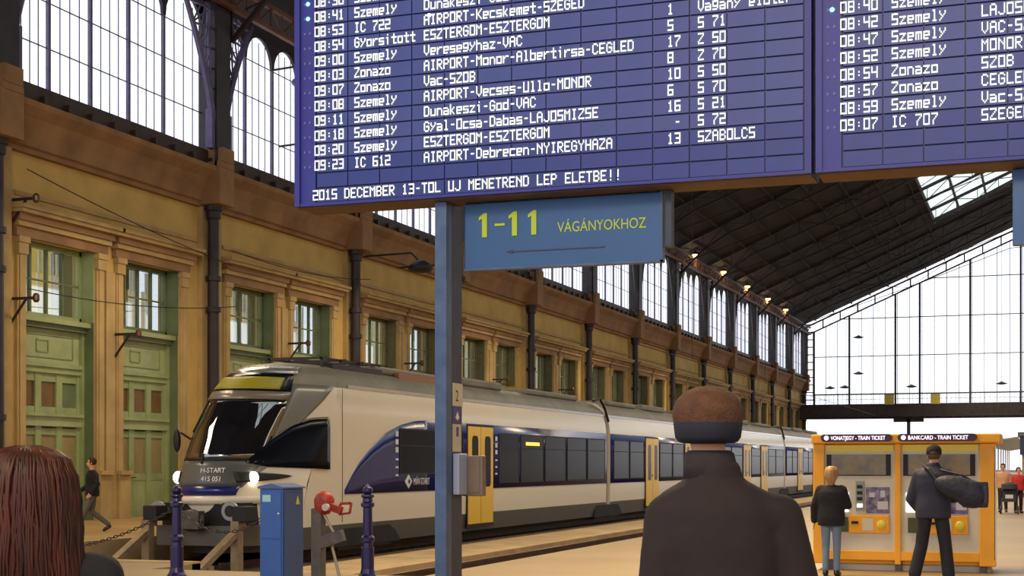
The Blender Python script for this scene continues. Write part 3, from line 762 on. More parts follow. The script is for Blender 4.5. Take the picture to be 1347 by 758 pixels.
gap_m = mat('board_joint', (30, 32, 92), .5)
BYF = 14.0
def px_text(s, x, z, parent, pitch=.0705, h=.108, name='display_lettering'):
    m = MB(); pw = pitch*.82/5; ph = h/7
    y0, y1 = BYF-.004, BYF+.004
    for i, ch in enumerate(s):
        g = FONT.get(ch)
        if not g: continue
        for r in range(7):
            c = 0
            while c < 5:
                if g[r*5+c] == '1':
                    e = c
                    while e+1 < 5 and g[r*5+e+1] == '1': e += 1
                    xa = x+i*pitch+c*pw; xb = x+i*pitch+(e+1)*pw-.0015; zt = z+h-r*ph
                    m.add([(xa, y0, zt-ph+.0015), (xb, y0, zt-ph+.0015), (xb, y0, zt), (xa, y0, zt), (xa, y1, zt-ph+.0015), (xb, y1, zt-ph+.0015), (xb, y1, zt), (xa, y1, zt)],
                          [(0, 1, 2, 3), (0, 4, 5, 1), (1, 5, 6, 2), (2, 6, 7, 3), (3, 7, 4, 0)])
                    c = e
                c += 1
    if m.v: return tag(m.build(name, led_m, parent), kind='stuff')
tile_me = MB().box(.006, .359, 0, .02, .008, .149).mesh('display_module'); tile_me.materials.append(tile_m)
tile2_me = MB().box(.006, .359, 0, .02, .008, .149).mesh('display_module_dark'); tile2_me.materials.append(tile2_m)
def board(x0, x1, label, rows, notes, ncol, nrow, lit):
    t = thing('departure_board', label, 'departure board', ((x0+x1)/2, BYF, 4.32))
    box('case', gap_m, t, x0, x1, BYF+.03, BYF+.48, 4.325, 7.4)
    box('underside', mat('brown_board_underside', (112, 84, 58), .7, var=.2, scale=2), t, x0+.01, x1-.01, BYF+.04, BYF+.47, 4.31, 4.325)
    fm = blue_m
    box('frame', fm, t, x0, x0+.06, BYF-.03, BYF+.1, 4.32, 7.4); box('frame', fm, t, x1-.06, x1, BYF-.03, BYF+.1, 4.32, 7.4)
    box('frame', fm, t, x0+.06, x1-.06, BYF-.02, BYF+.1, 4.32, 4.35); box('frame', fm, t, x0+.06, x1-.06, BYF-.02, BYF+.1, 7.3, 7.4)
    box('indicator_strip', blue_m, t, x0+.06, x0+.235, BYF+.0, BYF+.05, 4.35, 7.3)
    tx = x0+.245
    for r in range(nrow):
        for c in range(ncol):
            xx = tx+c*.365
            if xx+.36 > x1-.05: continue
            used = r > 2 or (r == 2 and c in (0, 1))
            inst('display_module', tile_me if r > 2 else tile2_me, t, (xx, BYF+.006, 4.352+r*.157))
    for r in range(2, nrow):
        m = MB()
        for k in (0, 1): 
            a = x0+.10+k*.06; zc = 4.42+r*.157
            m.prism([(a, zc-.02), (a+.03, zc), (a, zc+.02)], 'y', BYF-.006, BYF+.002)
        m.build('arrow_mark', mat('faint_arrow', (90, 100, 170), .5), t)
    for r in lit:
        zc = 4.42+r*.157; MB().ball((x0+.15, BYF-.01, zc), .022, .01, .022, 10, 6).build('signal_light', emit('cyan_led', (120, 240, 250), 3), t)
    for i, row in enumerate(rows):
        z = 4.378+(i+2)*.157
        for s, dx in zip(row, (-.02, .445, 1.235, 3.80, 4.10)):
            if s: px_text(s, tx+dx, z, t, pitch=.0722 if dx == 1.235 else .0705)
    if notes: px_text(notes, tx-.04, 4.378, t, pitch=.0736)
    px_text('', 0, 0, t)
    return t
R1 = [('09:23', 'IC 612', 'AIRPORT-Debrecen-NYIREGYHAZA', '13', 'SZABOLCS'), ('09:20', 'Szemely', 'ESZTERGOM-ESZTERGOM', ' -', 'S 72'),
      ('09:18', 'Szemely', 'Gyal-Ocsa-Dabas-LAJOSMIZSE', '16', 'S 21'), ('09:11', 'Szemely', 'Dunakeszi-God-VAC', '6', 'S 70'),
      ('09:08', 'Szemely', 'AIRPORT-Vecses-Ullo-MONOR', '10', 'S 50'), ('09:07', 'Zonazo', 'Vac-SZOB', '8', 'Z 70'),
      ('09:03', 'Zonazo', 'AIRPORT-Monor-Albertirsa-CEGLED', '17', 'Z 50'), ('09:00', 'Szemely', 'Veresegyhaz-VAC', '5', 'S 71'),
      ('08:54', 'Gyorsitott', 'ESZTERGOM-ESZTERGOM', '1', 'Vagany eloter'), ('08:53', 'IC 722', 'AIRPORT-Kecskemet-SZEGED', '', ''),
      ('08:41', 'Szemely', 'Dunakeszi-God-VAC', '', ''), ('08:30', 'Szemely', 'Dunakeszi-Vac-SZOB', '', '')]
R2 = [('09:07', 'IC 707', 'SZEGED', '', ''), ('08:59', 'Szemely', 'Vac-SZOB', '', ''), ('08:57', 'Zonazo', 'CEGLED', '', ''), ('08:54', 'Zonazo', 'SZOB', '', ''),
      ('08:52', 'Szemely', 'MONOR', '', ''), ('08:47', 'Szemely', 'VAC-SZOB', '', ''), ('08:42', 'Szemely', 'LAJOSMIZSE', '', ''), ('08:40', 'Szemely', 'LAJOSMIZSE', '', ''), ('08:38', 'Szemely', 'VAC', '', '')]
b1 = board(-7.46, -2.03, 'large blue departure board with the longer list of trains, above the blue post', R1, '2015 DECEMBER 13-TOL UJ MENETREND LEP ELETBE!!', 14, 14, (12, 13))
b2 = board(-1.99, 3.44, 'blue departure board cut off by the photo edge, beside the larger list', R2, '', 14, 11, (9,))
MB().ball((-5.92, BYF-.01, 6.2), .02, .01, .02, 10, 6).build('signal_dot', emit('white_led', (255, 255, 255), 3), b1)

# post and hanging direction signs
post_m = mat('blue_grey_post', (74, 96, 132), .4, .2, rgb2=(58, 78, 114), scale=5, bump=.1)
postd_m = mat('dark_post_channel', (52, 58, 78), .5, .2, var=.2, scale=4)
t = thing('sign_post', 'blue-grey square steel post carrying the big board, with stickers on its side', 'post', (-5.82, 14.3, 0))
MB().box(-5.92, -5.79, 14.14, 14.30, 0, 4.308).build('column', post_m, t, bevel=.008)
MB().box(-5.90, -5.79, 14.30, 14.58, 0, 4.308).build('channel', postd_m, t, bevel=.005)
MB().box(-6.05, -5.66, 14.05, 14.7, 0, .02).build('base_plate', postd_m, t)
st = [(2.44, 2.2, (206, 196, 170)), (2.2, 2.02, (70, 60, 120)), (2.01, 1.72, (200, 190, 165))]
for k, (a, c, col) in enumerate(st):
    s_ = MB().box(-5.789, -5.783, 14.31, 14.58 if k == 0 else 14.54, c, a).build('sticker', mat('sticker_%d' % k, col, .5, var=.08), t)
    if k == 0: text('sticker_digit', '2', postd_m, s_, (-5.782, 14.38, 2.25), .17, rot=(PI/2, 0, PI/2), ext=.001)
    if k == 2: MB().prism([(14.40, 1.88), (14.46, 1.88), (14.46, 1.98), (14.40, 1.98)], 'x', -5.784, -5.780).build('arrow_print', mat('purple_print', (64, 50, 120), .5), s_)
    if k == 1: MB().prism([(14.38, 2.08), (14.43, 2.14), (14.48, 2.08), (14.43, 2.05)], 'x', -5.784, -5.780).build('arrow_print', wp, s_)
MB().box(-5.79, -5.72, 14.32, 14.56, 1.27, 1.7).build('white_box', mat('white_blue_box', (150, 162, 196), .4), t, bevel=.01)
t2 = thing('grey_call_box', 'small grey metal box mounted behind the blue-grey post', 'box', (-5.6, 14.6, 1.25))
MB().box(-5.80, -5.56, 14.585, 14.70, 1.25, 1.68).build('housing', mat('grey_box_metal', (122, 108, 96), .5, .2, var=.1), t2, bevel=.012)
MB().box(-5.77, -5.59, 14.575, 14.586, 1.29, 1.64).build('lid', MATS['grey_box_metal'], t2)
sign_m = mat('sign_blue', (34, 84, 140), .4, var=.08, scale=1.5)
green_txt = mat('lime_lettering', (176, 196, 40), .5)
def hang_sign(x0, x1, label, main, word, arrow):
    t = thing('direction_sign', label, 'sign', ((x0+x1)/2, 14.35, 3.6))
    MB().box(x0, x1, 14.32, 14.42, 3.60, 4.30).build('panel', sign_m, t, bevel=.01)
    fm = MB().box(x0, x1, 14.30, 14.325, 3.60, 3.62).box(x1-.025, x1, 14.30, 14.325, 3.6, 4.30); fm.build('frame', post_m, t)
    if main:
        for dx in (.20, .53, .74):
            X_ = x0+dx; MB().prism([(X_, 3.94), (X_+.055, 3.94), (X_+.055, 4.19), (X_+.02, 4.19), (X_-.035, 4.15), (X_-.035, 4.115), (X_, 4.135)], 'y', 14.308, 14.32).build('digit', green_txt, t)
        MB().box(x0+.34, x0+.45, 14.308, 14.32, 4.05, 4.075).build('dash', green_txt, t)
        text('lettering', word, green_txt, t, (x0+1.02, 14.318, 3.95), .15, sx=.80)
        MB().bar((x0+.5, 14.314, 3.78), (x0+1.52, 14.314, 3.78), .012, .012).prism([(x0+.46, 3.78), (x0+.54, 3.76), (x0+.54, 3.80)], 'y', 14.308, 14.32).build('arrow', mat('dark_arrow', (52, 60, 96), .5), t)
hang_sign(-5.66, -3.54, 'blue hanging sign reading 1-11 vágányokhoz, fixed to the post under the board', '1-11', 'VÁGÁNYOKHOZ', True)
hang_sign(-.25, 1.85, 'blue hanging sign at the photo edge under the second board', '', '', False)
for q, l in ((-3.48, 'thin steel hanger between the boards and the blue sign'),):
    MB().box(q-.03, q+.03, 14.3, 14.42, 3.75, 4.305).build('hanger', postd_m, bpy.data.objects['direction_sign'])
t = thing('sign_post', 'blue-grey steel post carrying the second board, beyond the photo edge', 'post', (1.9, 14.3, 0))
MB().box(1.86, 1.99, 14.14, 14.58, 0, 4.308).build('column', post_m, t)

# ================================================================ FOREGROUND STREET FURNITURE
boll_m = mat('navy_cast_iron', (36, 30, 78), .35, .3, var=.15, scale=6)
def bollard(x, y, label):
    t = thing('bollard', label, 'bollard', (x, y, 0), group='navy bollards by the buffer stop')
    P = lambda pr: MB().lathe(pr, (x, y, 0), 20)
    P([(.13, 0), (.13, .12), (.10, .16), (.085, .22), (.085, .5)]).build('base', boll_m, t, smooth=False)
    P([(.07, .5), (.065, .56), (.09, .58), (.09, .63), (.065, .66), (.06, 1.02)]).build('shaft', boll_m, t)
    P([(.06, 1.02), (.09, 1.04), (.09, 1.08), (.07, 1.1), (.062, 1.14), (.09, 1.17), (.085, 1.19), (.05, 1.2)]).build('collar', boll_m, t)
    MB().ball((x, y, 1.245), .068, .068, .06, 16, 10).build('finial', boll_m, t, smooth=True)
    MB().lathe([(.03, 1.28), (.022, 1.31), (.008, 1.335)], (x, y, 0), 10).build('finial_tip', mat('tarnished_tip', (120, 112, 130), .4, .5), t)
bollard(-10.80, 16.95, 'navy cast iron bollard in front of the train nose')
bollard(-8.32, 17.60, 'navy cast iron bollard between the red lamp post and the blue-grey post')
chain_m = mat('chain_iron', (58, 50, 58), .5, .5)
def chain(a, b, sag, label):
    t = thing('chain', label, 'chain', a, group='chains hung between the bollards')
    a, b = Vector(a), Vector(b); L = (b-a).length; n = int(L/.055); mm = MB()
    prev = None
    for i in range(n+1):
        u = i/n; p = a.lerp(b, u)-Vector((0, 0, sag*4*u*(1-u)))
        if prev is not None:
            d = (p-prev); md = (p+prev)/2
            up = Vector((0, 0, 1)) if i % 2 else d.cross(Vector((0, 0, 1))).normalized()
            dn = d.normalized(); up = (up-dn*up.dot(dn)).normalized()
            pts = [md+dn*.036*math.cos(q)+up*.018*math.sin(q) for q in [2*PI*k/8 for k in range(9)]]
            mm.tube(pts, .007, 4, cap=False)
        prev = p
    o_ = mm.build('link_run', chain_m, t); o_['kind'] = 'stuff'
chain((-10.885, 16.95, .98), (-12.87, 17.0, .42), .12, 'iron chain hanging from the bollard toward the ochre wall side')
chain((-10.715, 16.95, .95), (-9.66, 17.2, .88), .22, 'iron chain sagging from the bollard to the blue cabinet')
t = thing('bollard', 'short navy bollard hidden behind the red-haired woman, holding the low chain', 'bollard', (-12.95, 17.0, 0))
MB().lathe([(.1, 0), (.06, .1), (.06, .42), (.02, .5)], (-12.95, 17.0, 0), 14).build('shaft', boll_m, t)
cabm = mat('blue_cabinet_paint', (40, 84, 158), .4, var=.1, scale=3)
t = thing('electrical_cabinet', 'tall bright blue metal cabinet with small stickers, beside the train nose', 'cabinet', (-9.47, 17.38, 0))
MB().box(-9.64, -9.30, 17.1, 17.67, .0, 1.27).build('body', cabm, t, bevel=.012)
MB().prism([(-9.66, 1.27), (-9.28, 1.27), (-9.28, 1.29), (-9.47, 1.34), (-9.66, 1.30)], 'y', 17.08, 17.69).build('lid', mat('cabinet_lid', (64, 88, 136), .5), t)
MB().box(-9.62, -9.32, 17.088, 17.1, .62, 1.24).build('door', cabm, t, bevel=.004)
MB().box(-9.62, -9.32, 17.088, 17.1, .06, .60).build('door', cabm, t, bevel=.004)
MB().box(-9.30, -9.292, 17.13, 17.64, .06, 1.22).build('side_panel', mat('cabinet_side_shade', (44, 74, 128), .45, var=.1), t, bevel=.003)  # side face in a darker blue, its shade put into the colour
MB().box(-9.59, -9.47, 17.08, 17.088, 1.10, 1.19).build('sticker', mat('pale_sticker', (150, 196, 206), .5), t)
MB().prism([(17.44, 1.06), (17.54, 1.06), (17.49, 1.17)], 'x', -9.292, -9.286).build('warning_sticker', mat('yellow_sticker', (190, 186, 80), .5), t)
MB().tube([(-9.345, 17.088, .95), (-9.345, 17.06, .95)], .014, 8).build('lock', silver_m, t)
# red lamp on grey post
red_m = mat('weathered_red', (176, 52, 34), .5, rgb2=(120, 36, 28), scale=14)
gp = mat('worn_grey_post', (92, 88, 86), .7, var=.25, scale=8)
t = thing('signal_lamp_post', 'weathered red lamp with a small square red plate on a grey post', 'signal lamp', (-9.40, 18.4, 0))
MB().box(-9.52, -9.36, 18.3, 18.46, -.0, .98).build('post', gp, t, bevel=.015)
MB().tube([(-9.36, 18.36, .92), (-9.18, 18.36, .62), (-9.22, 18.36, .45), (-9.10, 18.36, .02)], [.025, .02, .02, .025], 8).build('brace', mat('pale_pipe', (150, 138, 120), .5, .3), t)
MB().bar((-9.40, 18.32, .5), (-9.02, 18.30, .62), .09, .16).build('bracket', gp, t)
MB().loft([(-9.36, 18.38, .9, .08, .08), (-9.36, 18.38, .97, .13, .11), (-9.35, 18.38, 1.1, .15, .12), (-9.35, 18.38, 1.18, .11, .10), (-9.35, 18.38, 1.22, .03, .03)], 14).build('lamp_hood', red_m, t, smooth=True)
MB().bar((-9.28, 18.36, 1.02), (-9.05, 18.34, .95), .11, .10).build('hose_arm', red_m, t)
fm = MB()
for a, b in (((-9.1, .9), (-8.94, .92)), ((-8.94, .92), (-8.92, 1.06)), ((-8.92, 1.06), (-9.08, 1.05)), ((-9.08, 1.05), (-9.1, .9))): fm.bar((a[0], 18.34, a[1]), (b[0], 18.34, b[1]), .025, .03)
fm.build('square_frame', red_m, t); MB().box(-9.09, -8.93, 18.345, 18.35, .91, 1.05).build('plate', mat('cream_plate', (214, 196, 170), .5), t)
MB().tube([(-9.25, 18.26, 1.0), (-9.25, 18.2, 1.0)], .05, 12).build('lens', mat('frosted_lens', (200, 190, 180), .2), t)
# buffer stop
t = thing('buffer_stop', 'beige steel buffer stop frame with black rubber pads at the track end', 'buffer stop', (XC, 26, ZF))
bsm = mat('beige_buffer_frame', (150, 130, 104), .6, .2, var=.25, scale=4)
for sg in (-1, 1):
    x = XC+sg*.78+(0 if sg < 0 else .55)
    MB().box(x-.09, x+.09, 26.3, 26.5, ZF, .45).build('upright', bsm, t)
    MB().bar((x, 26.35, .2), (x, 24.75, ZF+.05), .16, .12).build('brace', bsm, t)
    MB().box(x-.06, x+.26, 26.30, 26.75, .42, .74).build('rubber_pad', black_m, t, bevel=.02)
    MB().box(x-.1, x+.1, 26.5, 26.6, .3, .42).build('pad_bracket', bsm, t)
MB().box(XC-1.1, XC+1.4, 25.2, 25.4, ZF, ZF+.22).build('cross_beam', bsm, t)
MB().box(XC-1.1, XC+1.4, 24.6, 24.8, ZF, ZF+.18).build('cross_beam', bsm, t)

# ================================================================ TICKET MACHINES
ky = mat('kiosk_yellow', (240, 168, 30), .4, var=.05)
kys = mat('kiosk_light_yellow', (224, 206, 70), .4)
kw_ = mat('kiosk_cream', (206, 200, 184), .45, var=.05)
kgrey = mat('kiosk_grey', (150, 152, 150), .4, .2)
kmap = mat('purple_notice', (62, 48, 96), .4, rgb2=(150, 140, 170), scale=11)
KY = 22.6
t = thing('ticket_kiosk', 'yellow kiosk housing two ticket machines on the concourse', 'ticket machine', (-1.9, KY+.5, 0))
box('plinth', mat('kiosk_plinth', (190, 182, 168), .6), t, -3.1, -.7, KY+.12, KY+.9, 0, .12)
box('housing', ky, t, -3.22, -.66, KY+.05, KY+1.0, .1, 1.98, bevel=.02)
box('roof_cap', ky, t, -3.27, -.55, KY-.12, KY+1.05, 1.90, 2.04, bevel=.02)
for a, c in ((-3.25, -3.08), (-2.05, -1.96), (-.85, -.62)): box('pillar', ky, t, a, c, KY-.06, KY+.05, .1, 1.9, bevel=.015)
box('base_band', ky, t, -3.08, -.85, KY-.05, KY+.06, .16, .3, bevel=.01)
for k, (a, c) in enumerate(((-3.08, -2.05), (-1.96, -.85))):
    p = box('fascia', kw_, t, a, c, KY-.02, KY+.05, .3, 1.88, label='cream machine front')
    box('yellow_strip', kys, p, a+.02, c-.02, KY-.03, KY-.02, 1.78, 1.88)
    dis = box('display', mat('kiosk_display_grey', (112, 104, 92), .25, rgb2=(146, 128, 86), scale=5), t, a+.03, c-.06, KY-.03, KY-.015, 1.42, 1.74, label='wide grey header screen')
    box('display_edge', black_m, dis, a+.03, a+.1, KY-.036, KY-.03, 1.42, 1.74); box('display_edge', black_m, dis, c-.13, c-.06, KY-.036, KY-.03, 1.42, 1.74)
    box('display_edge', black_m, dis, a+.1, c-.13, KY-.036, KY-.03, 1.42, 1.435)
    box('touch_screen', emit('bright_screen', (225, 240, 236), 1.5), t, a+.07, a+.36, KY-.04, KY-.018, .88, 1.17, label='lit white touch screen')
    sl = box('slot_panel', kgrey, t, a+.46, a+.58, KY-.04, KY-.018, .9, 1.34)
    for j in range(3): box('slot', black_m, sl, a+.48, a+.56, KY-.05, KY-.04, 1.05+j*.09, 1.1+j*.09)
    box('slot_light', emit('slot_glow', (255, 255, 240), 2), sl, a+.48, a+.56, KY-.05, KY-.04, .95, 1.0)
    nt_ = box('notice', kmap, t, a+.61, a+.95, KY-.03, KY-.018, .86, 1.25, label='dark purple notice sheet')
    box('notice_print', mat('white_notice_box', (196, 196, 206), .5), nt_, a+.78, a+.93, KY-.034, KY-.03, .92, 1.04); box('notice_print', MATS['white_notice_box'], nt_, a+.66, a+.74, KY-.034, KY-.03, 1.1, 1.17); box('notice_print', MATS['white_notice_box'], nt_, a+.82, a+.89, KY-.034, KY-.03, 1.1, 1.2)
    op = box('coin_panel', ky, t, a+.36, a+.95, KY-.05, KY-.018, .56, .83, bevel=.01, label='orange coin and ticket panel')
    box('printed_label', kw_, op, a+.56, a+.72, KY-.055, KY-.05, .6, .78)
    MB().ball((a+.84, KY-.05, .69), .07, .03, .07, 12, 8).build('cup', kys, op); box('ticket_slot', black_m, op, a+.4, a+.5, KY-.06, KY-.05, .7, .74)
    tr_ = box('ticket_tray', mat('dark_tray', (60, 70, 40), .5), t, a+.1, a+.34, KY-.06, KY-.018, .58, .8)
    # header
    hd = MB(); rr = .055; z0, z1 = 1.93, 2.04; xa, xb = a-.04, c-.03
    poly = [(xb-rr+rr*math.cos(math.radians(q)), 1.985+rr*math.sin(math.radians(q))) for q in range(-90, 91, 15)]+[(xa+rr+rr*math.cos(math.radians(q)), 1.985+rr*math.sin(math.radians(q))) for q in range(90, 271, 15)]
    h_ = hd.prism(poly, 'y', KY-.17, KY-.11).build('header', mat('header_violet', (52, 24, 62), .4), t)
    wl_ = emit('header_letters', (255, 236, 250), 1.6)
    MB().tube([(xa+.085, KY-.17, 1.985), (xa+.085, KY-.18, 1.985)], .034, 16).build('header_disc', wl_, h_)
    text('header_lettering', ('VONATJEGY - TRAIN TICKET', 'BANKCARD - TRAIN TICKET')[k], wl_, h_, (xa+.15, KY-.176, 1.955), .083, sx=(.80 if k else .74), ext=.003)
box('edge_strip', silver_m, t, -.645, -.625, KY-.06, KY+.1, .2, 1.85)  # narrow silver strip along the outer pillar edge
for x in (-3.0, -2.0, -.8): box('foot', gp, t, x-.05, x+.05, KY+.0, KY+.12, 0, .16)

# ================================================================ LAMPS, WIRES
lampglow = emit('sodium_lamp_glow', (255, 190, 90), 14)
for k in range(5):
    y = 109.3+10.4*k
    t = thing('roof_lamp', 'glowing warm lamp under the dark roof edge, %s from the near end' % ORD[k], 'lamp', (-24.5, y, 17.4), group='warm lamps under the station roof')
    MB().tube([(-24.5, y, 17.6), (-24.5, y, RZ(24.5)+.02)], .04, 6).build('stem', iron_m, t)
    MB().lathe([(.06, .22), (.16, .18), (.36, .02), (.34, 0)], (-24.5, y, 17.42), 14).build('shade', iron_m, t)
    MB().ball((-24.5, y, 17.40), .24, .24, .14, 12, 8).build('bulb', lampglow, t, smooth=True)
    l = bpy.data.lights.new('roof_lamp_light', 'POINT'); l.energy = 110; l.color = (1, .6, .25); l.shadow_soft_size = .25
    lo = bpy.data.objects.new('roof_lamp_light', l); COL.objects.link(lo); lo.parent = t; lo.location = (0, 0, -.35)
def pendant(x, y, z, label, top=None, r=.42, grp='dark hanging lamps'):
    t = thing('pendant_lamp', label, 'lamp', (x, y, z), group=grp)
    zt = top if top else RZ(x)-.1
    MB().tube([(x, y, z+.2), (x, y, zt)], .018, 5).build('cable', black_m, t)
    MB().lathe([(r*.2, .22), (r*.3, .16), (r*.9, .04), (r, 0), (r*.9, -.04), (r*.5, -.1), (.04, -.13)], (x, y, z), 16).build('shade', iron_m, t, smooth=True)
    return t
def bracket_lamp(y, z, out, label):
    x = WX+out
    t = thing('bracket_lamp', label, 'lamp', (x, y, z), group='dark lamps on arms from the station wall')
    MB().lathe([(.1, .3), (.25, .24), (.5, .05), (.52, -.03), (.4, -.16), (.12, -.2)], (x, y, z), 16).build('shade', iron_m, t, smooth=True)
    MB().tube([(WX+.1 if z > 11 else WX+.06, y, z+.55), (x-.4, y, z+.6), (x, y, z+.2)], .04, 6).build('arm', iron_m, t)
bracket_lamp(46.0, 14.9, 1.5, 'large dark lamp on an arm near the top of the arched windows')
bracket_lamp(46.6, 12.35, 1.5, 'large dark lamp on an arm just above the cornice, below the high one')
bracket_lamp(53.5, 9.35, 2.6, 'dark saucer lamp below the cornice, left of the post')
bracket_lamp(57.0, 9.35, 2.6, 'dark saucer lamp below the cornice, right beside the post')
for x, z, l in ((-18.92, 15.6, 'pair of small saucer lamps hung one above the other before the glazed end'), (-22.0, 10.08, 'small saucer lamp before the glazed end, closest to the wall'),
                (-20.4, 10.14, 'small saucer lamp second from the wall before the glazed end'), (-13.28, 10.1, 'small saucer lamp between the two yellow signs'), (-4.0, 10.26, 'small saucer lamp before the glazed end near the photo edge')):
    p_ = pendant(x, 165.5, z, l, r=.6, top=RZ(x)-.05, grp='saucer lamps before the glazed end')
    if z > 15:
        MB().tube([(x, 165.5, 11.8), (x, 165.5, 15.5)], .018, 5).build('cable', black_m, p_)
        MB().lathe([(.12, .22), (.18, .16), (.54, .04), (.6, 0), (.54, -.04), (.3, -.1), (.04, -.13)], (x, 165.5, 11.63), 16).build('shade', iron_m, p_)
wire_m = black_m
def wire(p, q, sag, label, r=.015):
    p, q = Vector(p), Vector(q); n = 14
    o_ = MB().tube([p.lerp(q, i/n)-Vector((0, 0, sag*4*(i/n)*(1-i/n))) for i in range(n+1)], r, 5).build('overhead_wire', wire_m, None, loc=tuple(p))
    tag(o_, label, 'wire', 'thin wires strung along the ochre wall')
    return o_
wire((WX+.7, 32.0, 9.3), (WX+.7, 42.3, 8.1), .1, 'thin black wire sloping across the wall above the first green doors')
wire((WX+.9, 31.8, 6.15), (WX+.9, 42.3, 6.75), .22, 'thin black wire sagging in front of the green door windows')
wire((WX+.7, 42.3, 8.6), (WX+.7, 52.9, 8.9), .25, 'thin black wire sagging above the windows right of the first full column')
cw = wire((XC, 63.0, 6.9), (XC, 165.9, 6.9), .0, 'long contact wire running above the train into the distance', .02)
dm = MB()
for b in range(3, 13): dm.tube([(XC, Y0+b*BAY, 6.9), (XC, Y0+b*BAY, RZ(XC)-.6)], .012, 5)
dm.build('dropper', wire_m, cw)
def wall_arm(y, z, label):
    t = thing('wall_bracket', label, 'bracket', (WX, y, z), group='iron wire brackets on the ochre wall')
    MB().bar((WX, y, z), (WX+.95, y, z), .07).build('arm', iron_m, t)
    MB().lathe([(.05, -.12), (.09, -.06), (.09, .06), (.05, .12)], (WX+.9, y, z), 10).build('insulator', mat('brown_insulator', (84, 50, 34), .3), t)
    MB().bar((WX+.05, y, z-.7), (WX+.6, y, z), .05).build('strut', iron_m, t)
k = 0
for (y, z, l) in ((32.1, 8.55, 'iron wire bracket beside the column at the photo edge, the higher one'), (32.1, 5.95, 'iron wire bracket beside the column at the photo edge, the lower one'),
                  (36.75, 5.4, 'iron wire bracket between the two nearest green doors'), (47.3, 5.95, 'iron wire bracket between the windows above the train nose'),
                  (57.6, 5.9, 'iron wire bracket between windows, just left of the blue-grey post'), (68.3, 5.8, 'iron wire bracket between windows, just right of the blue-grey post'), (78.9, 5.8, 'iron wire bracket between windows above the second train car')):
    wall_arm(y, z, l)

# ================================================================ PEOPLE
skin_m = mat('skin', (206, 150, 122), .55, var=.05, scale=6)
def remesh(o, vox, sm=4):
    r = o.modifiers.new('union', 'REMESH'); r.mode = 'VOXEL'; r.voxel_size = vox; r.use_smooth_shade = True
    if sm: s = o.modifiers.new('soften', 'SMOOTH'); s.factor = .5; s.iterations = sm
    return o
def V(*a): return Vector(a)
def limb(m, pts, rs, n=12):
    P = [Vector(p) for p in pts]; out = []; ro = []
    for i in range(len(P)-1):
        k = 5
        for j in range(k): out.append(P[i].lerp(P[i+1], j/k)); ro.append(rs[i]+(rs[i+1]-rs[i])*j/k)
    out.append(P[-1]); ro.append(rs[-1]); m.tube(out, ro, n)
    m.ball(P[0], rs[0], n=12, m=8); m.ball(P[-1], rs[-1], n=12, m=8)
    for p, r in zip(P[1:-1], rs[1:-1]): m.ball(p, r*1.01, n=12, m=8)
def hand(m, w, d, side, s=1.0):
    """w wrist, d direction of the fingers"""
    d = Vector(d).normalized(); w = Vector(w)
    a = Vector((0, 1, 0)); a = (a-d*a.dot(d)).normalized(); b = d.cross(a)
    pc = w+d*.045*s
    R = Matrix((a, b, d)).transposed()
    m.ball(pc, .042*s, .018*s, .052*s, 12, 8, rot=R)
    for i, (o_, L) in enumerate(((-.03, .065), (-.010, .078), (.011, .073), (.031, .056))):
        base = w+d*.08*s+a*o_*s; c1 = base+d*L*.5*s+b*.006*side*s; c2 = base+d*L*.9*s+b*.022*side*s
        m.tube([base, c1, c2], [.0098*s, .009*s, .0075*s], 8); m.ball(c2, .0076*s, n=8, m=6)
    tb = w+d*.03*s-a*.032*s; m.tube([tb, tb+d*.03*s-a*.022*s, tb+d*.06*s-a*.028*s+b*.01*side], [.013*s, .011*s, .009*s], 8)
